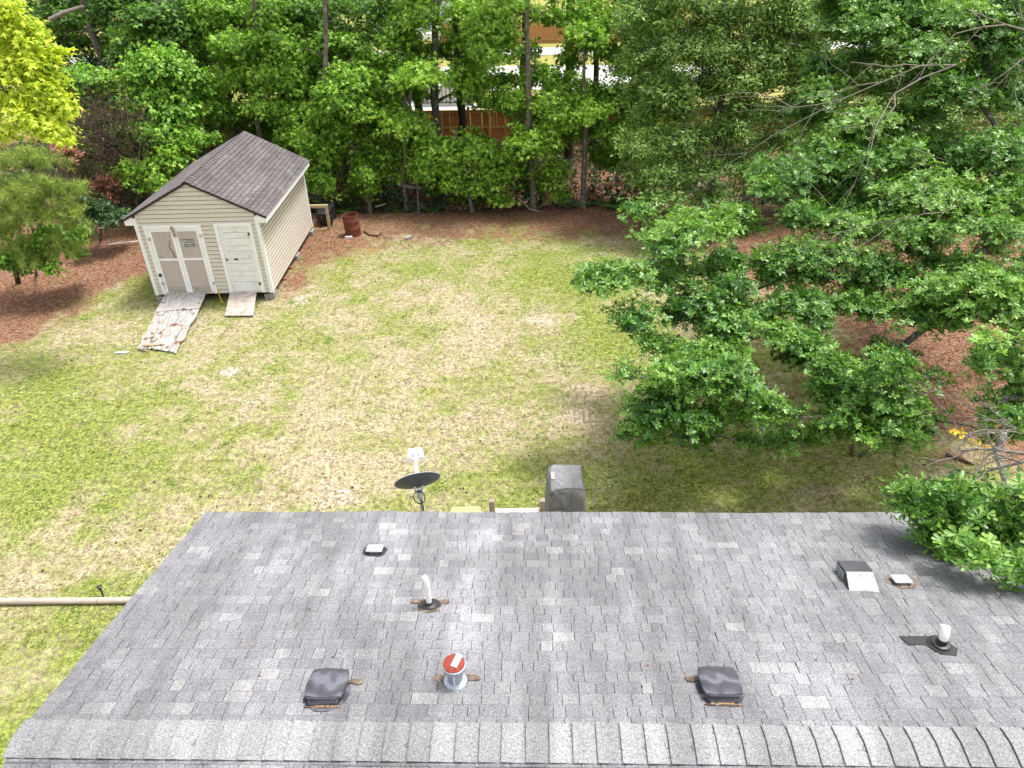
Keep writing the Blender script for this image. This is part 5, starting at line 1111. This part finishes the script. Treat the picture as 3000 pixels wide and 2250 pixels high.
oak = tree('big spreading oak whose leafy limbs overhang lawn and roof at right', [(15.4,15.6,0),(15.2,15.5,2.0),(15.0,15.4,4.0),(15.0,15.6,6.5),(15.2,15.8,9.5)], .36, .2, [], {'bark': m_bark_oak, 'twig': m_twig}, None, 'oak_tree')
oak.limbs(opads, .17, .05)
oak.sprays([p_ for p_ in opads if p_[1] > 7.6], 29, 8, OAK2, .11, m_leaf_oak, mode='rosette', twl=.4, droop=.15, shell=.45)
oak.sprays([p_ for p_ in opads if p_[1] <= 7.6], 32, 8, OAK, .108, m_leaf_oak, mode='rosette', twl=.4, droop=.15, shell=.45)
oak.twigs(.7, .006)
def bare(par, base, root, tips, r=.018, n=8, L=.35, name='dead_branch', mat=None):
    P0 = []; P1 = []; R0 = []; R1 = []; root = np.array(root, float)
    def grow(a, d, l, r_, dep):
        k = 4
        for i in range(k):
            b = a + d*l/k; P0.append(a); P1.append(b); R0.append(r_*(1-.15*i)); R1.append(r_*(1-.15*(i+1))); a = b
            d = nrm(d + rng.normal(size=3)*.16)
            if dep < 2 and rng.random() < .85: grow(a, nrm(d + rng.normal(size=3)*.55), l*.55, r_*.55, dep+1)
    for t in tips:
        v = np.array(t, float) - root; grow(root, nrm(v), np.linalg.norm(v), r, 0)
    V, l_, st = cones(np.array(P0)-base, np.array(P1)-base, np.array(R0), np.array(R1))
    return link(name, raw_mesh(name, V, l_, st, mat or m_twig_grey), par)
bare(oak.o, oak.base, at(2800,190,16.8), [at(2390,345,14.7), at(2350,200,15.4)], .024)
bare(oak.o, oak.base, at(2980,1255,9.4), [at(2830,1275,9.6), at(2740,1180,9.8), at(2860,1180,9.8), at(2780,1300,9.3)], .016)
bare(oak.o, oak.base, at(3040,1330,7.4), [at(2860,1420,7.1), at(2800,1310,7.5)], .034)
bare(oak.o, oak.base, at(3080,110,14.2), [at(2830,40,14.2), at(2900,210,14)], .026)
bare(oak.o, oak.base, at(2820,600,14.2), [at(2580,690,13.1)], .018)
n = 24; cc_ = np.array([at(2790+i*6.2, 1256+i*2.6+random.uniform(-9,9), 9.5) for i in range(n)]); t0_ = nrm(rng.normal(size=(n,3))*.6 + np.array([-.5,-.3,-.3]))
tag(leaves('yellow_leaf_spray', cc_, t0_, nrm(np.array([0,-.3,1.]) + rng.normal(size=(n,3))*.3), np.full(n,.14), rng.random(n), OAK, m_leaf_gold, oak.o, oak.base), 'spray of golden yellow leaves')

# ------------------------------------------------------------------ ferns, thicket, undergrowth, logs
def fern(label, u, v, s):
    g = ground(u, v, -.1); b = (g.x, g.y, hz(g.x, g.y)); o = thing('fern', label, 'fern', b, 0, 'ferns along the foot of the trees')
    for k in range(12):
        a = 2*math.pi*k/12 + random.uniform(-.2,.2); ln = s*random.uniform(.8,1.15); P = []; T = []; S = []
        d = np.array([math.cos(a), math.sin(a), 0]); sd_ = np.array([-d[1], d[0], 0]); rise = random.uniform(.55,.95)
        for i in range(16):
            f = (i+1)/16; c = d*ln*f*.8 + np.array([0,0,1])*ln*rise*(f - .62*f*f)
            w = .24*s*math.sin(math.pi*min(1, f*.93+.07))
            for q_ in (-1, 1): P.append(c); T.append(sd_*q_ + d*.45 + np.array([0,0,-.1])); S.append(w + .01)
        P = np.array(P) + np.array(b); n_ = len(P)
        leaves('frond', P, np.array(T), np.tile([0,0,1.], (n_,1)) + d*.2, np.array(S), .45 + rng.normal(size=n_)*.12 + random.uniform(-.1,.1), (DIAMOND[0]*np.array([1,.8,1]), DIAMOND[1]), m_leaf_fern, o, b)
for a in (('largest bright fern between drum and shed corner', 1003, 612, 1.0), ('small fern by the foot of the thin twin saplings', 1178, 612, .65), ('fern right of the bare-stemmed sapling', 1268, 612, .7),
          ('fern at the foot of the slender forked sweetgum', 1665, 612, .8), ('fern just right of the slender forked sweetgum trunk', 1728, 606, .7), ('dark fern midway between forked sweetgum and oak', 1800, 618, .9), ('dark fern left of the drooping sweetgum trunk', 1852, 615, .85), ('half hidden fern behind the oak tip', 1905, 622, .7), ('fern in the shade behind the metal stand', 955, 606, .6)): fern(*a)
def scatter_leaves(name, X, Y, zf, size, tmpl, mat, tone, up=.6, kind='stuff'):
    n = len(X); P = np.stack([X, Y, zf], -1); T = nrm(rng.normal(size=(n,3))*np.array([1,1,.35])); N = nrm(np.array([0,0,1.])*up + rng.normal(size=(n,3))*.5)
    o = leaves(name, P, T, N, size, tone, tmpl, mat, None, (0,0,0)); o['kind'] = kind; return o
# low dark undergrowth beneath the trees (nobody could count it)
n = 44000; X = rng.uniform(-24, 20, n); Y = rng.uniform(28.6, 37.0, n); cl = fbm(X, Y, .8, 91); k = cl > .45; X, Y, cl = X[k], Y[k], cl[k]
Z = height(X, Y) + rng.random(len(X))*np.clip((cl-.44)*7, .1, 1.5)
scatter_leaves('undergrowth', X, Y, Z, rng.uniform(.09,.2,len(X)), HEART2, m_leaf_dark, .5 + rng.normal(size=len(X))*.25)
n = 1500; P0 = np.stack([rng.uniform(-23,20,n), rng.uniform(28.4,36.5,n), np.zeros(n)], -1); P0[:,2] = height(P0[:,0], P0[:,1]); P1 = P0 + rng.normal(size=(n,3))*np.array([.5,.5,.3]) + np.array([0,0,.8])
V, l_, st = cones(P0, P1, np.full(n,.014), np.full(n,.005)); o = link('brushwood', raw_mesh('brushwood', V, l_, st, m_twig)); o['kind'] = 'stuff'
th_ = thing('thicket', 'tangled brown thicket of bare stems left of the shed', 'thicket', (-16, 27.5, 0))
n = 900; c0 = np.array([at(u, v, y) for u, v, y in zip(rng.uniform(190,440,n), rng.uniform(330,600,n), rng.uniform(26.5,30,n))]); P0 = c0 + rng.normal(size=(n,3))*.2; P1 = c0 + nrm(rng.normal(size=(n,3))+np.array([-.6,0,.9]))*rng.uniform(.5,2.0,(n,1))
V, l_, st = cones(P0-np.array([-16,27.5,0]), P1-np.array([-16,27.5,0]), np.full(n,.016), np.full(n,.006)); link('stems', raw_mesh('stems', V, l_, st, m_twig), th_)
n = 2600; c0 = np.array([at(u, v, y) for u, v, y in zip(rng.uniform(190,450,n), rng.uniform(330,600,n), rng.uniform(28,31,n))])
leaves('sparse_leaves', c0, nrm(rng.normal(size=(n,3))), nrm(rng.normal(size=(n,3))+np.array([0,0,.6])), rng.uniform(.07,.14,n), .4+rng.normal(size=n)*.25, HEART, m_leaf_dark, th_, (-16,27.5,0))
for pts, y, r, lab in (([(1122,518),(1150,524),(1172,540),(1205,548),(1235,551)], 29.0, .075, 'pale dead branch lying across the saplings right of the drum'), ([(1100,606),(1130,597)], 28.4, .04, 'short grey stick leaning behind the small sapling'), ([(145,58),(185,38),(245,18)], 34, .09, 'grey broken limb slanting across the top left woods'), ([(1515,580),(1535,595),(1550,612),(1585,622),(1650,622)], 28.0, .035, 'curved fallen branch at the foot of the tall pale sweetgum')):
    P_ = [at(u, v, y) for u, v in pts]; tag(obj('fallen_branch', MB().tube(P_, [r]*(len(P_)-1)+[r*.6], 8), m_twig_grey, None, True), lab, 'branch')
# grass blades, pine straw and oak leaf litter
n = 150000; Y = 7.6 + 19.5*rng.random(n)**1.25; X = (rng.random(n)*2-1)*(Y*.72+6)*.95; gr_, st_, ba_, mo_, fa_ = cover(X, Y)
k = (rng.random(n) < (.35+.65*gr_)*(1-st_)*(1-.85*ba_)); 
ins = (np.abs(X-SX) < hwid+.05) & (Y > SY-.05) & (Y < SY+L+.05); k &= ~ins & (X > -22) & (X < 19)
X, Y, gr_ = X[k], Y[k], gr_[k]; n = len(X)
patchn = fbm(X, Y, 2.5, 95)
tone = np.clip(.95 - .85*gr_ + (patchn-.5)*.9 + rng.normal(size=n)*.2, 0, 1)
P = np.stack([X, Y, height(X, Y)-.004], -1); T = nrm(rng.normal(size=(n,3))*np.array([.9,.9,.2]) + np.array([0,0,.75])); N = nrm(rng.normal(size=(n,3))*np.array([1,1,.2]))
o = leaves('grass', P, T, N, rng.uniform(.035,.085,n), tone, (np.array([(0,.09,0),(0,-.09,0),(1,0,-.15)]), [(0,1,2)]), m_grass, None, (0,0,0)); o['kind'] = 'stuff'
n = 68000; X = rng.uniform(-22,19,n); Y = 8 + 21*rng.random(n); gr_, st_, ba_, mo_, fa_ = cover(X, Y); k = rng.random(n) < np.clip(st_,.02,1); ins = (np.abs(X-SX) < hwid) & (Y > SY) & (Y < SY+L); k &= ~ins
X, Y = X[k], Y[k]; n = len(X)
scatter_leaves('pine_straw', X, Y, height(X, Y)+.006+rng.random(n)*.015, rng.uniform(.06,.15,n), (DIAMOND[0]*np.array([1,.35,1]), DIAMOND[1]), m_litter, np.clip(.42+rng.normal(size=n)*.25,0,1), 1.6)
n = 16000; X = rng.uniform(3,18,n); Y = rng.uniform(8.5,24,n); k = rng.random(n) < np.clip((X-4)/6,.05,1)*(.25+.75*straw_mask(X, Y)); X, Y = X[k], Y[k]; n = len(X)
scatter_leaves('oak_leaf_litter', X, Y, height(X, Y)+.01+rng.random(n)*.02, rng.uniform(.06,.10,n), OAK, m_litter, np.clip(.55+rng.normal(size=n)*.25,0,1), 1.3)
n = 1500; X = rng.uniform(-16,9,n); Y = rng.uniform(9,26,n); gr_, st_, ba_, mo_, fa_ = cover(X, Y)
scatter_leaves('fallen_leaves', X, Y, height(X, Y)+.02, rng.uniform(.03,.06,n), HEART, m_litter, np.clip(.4+rng.normal(size=n)*.3,0,1), 1.3)

n = 420; wx = rng.uniform(-17,10,n); wy = rng.uniform(9,28.3,n); k = ~((np.abs(wx-SX) < hwid+.1) & (wy > SY-.1) & (wy < SY+L+.1)); wx, wy = wx[k], wy[k]
m_ = rng.integers(8, 30, len(wx)); X = np.repeat(wx, m_) + rng.normal(size=m_.sum())*.09; Y = np.repeat(wy, m_) + rng.normal(size=m_.sum())*.09
scatter_leaves('weeds', X, Y, height(X, Y)+rng.random(len(X))*.06, rng.uniform(.025,.06,len(X)), HEART2, m_weed, .5+rng.normal(size=len(X))*.25, 1.0)
n = 5200; X = rng.uniform(-20,9,n); Y = rng.uniform(23.8,28.4,n)*1.0; k = (fbm(X, Y, 1.4, 97) > .52) & ~((np.abs(X-SX) < hwid+.1) & (Y < SY+L+.1)); X, Y = X[k], Y[k]
scatter_leaves('ground_cover', X, Y, height(X, Y)+rng.random(len(X))*.06, rng.uniform(.025,.07,len(X)), HEART2, m_weed, .5+rng.normal(size=len(X))*.25, 1.0)
n = 130; lx = rng.uniform(XL+.3, 7.5, n); lt_ = rng.uniform(.1, TR-.3, n); Pl = np.array([Rh @ Vector(RL(a, b, .018)) + Vector((0, YE, 0)) for a, b in zip(lx, lt_)])
T = nrm(rng.normal(size=(n,3))*np.array([1,1,.1])); sm = rng.uniform(.012,.045,n)
o = leaves('roof_litter', Pl, T, np.tile([0,.23,.97],(n,1)) + rng.normal(size=(n,3))*.15, sm, .5+rng.normal(size=n)*.3, OAK, m_litter, None, (0,0,0)); o['kind'] = 'stuff'
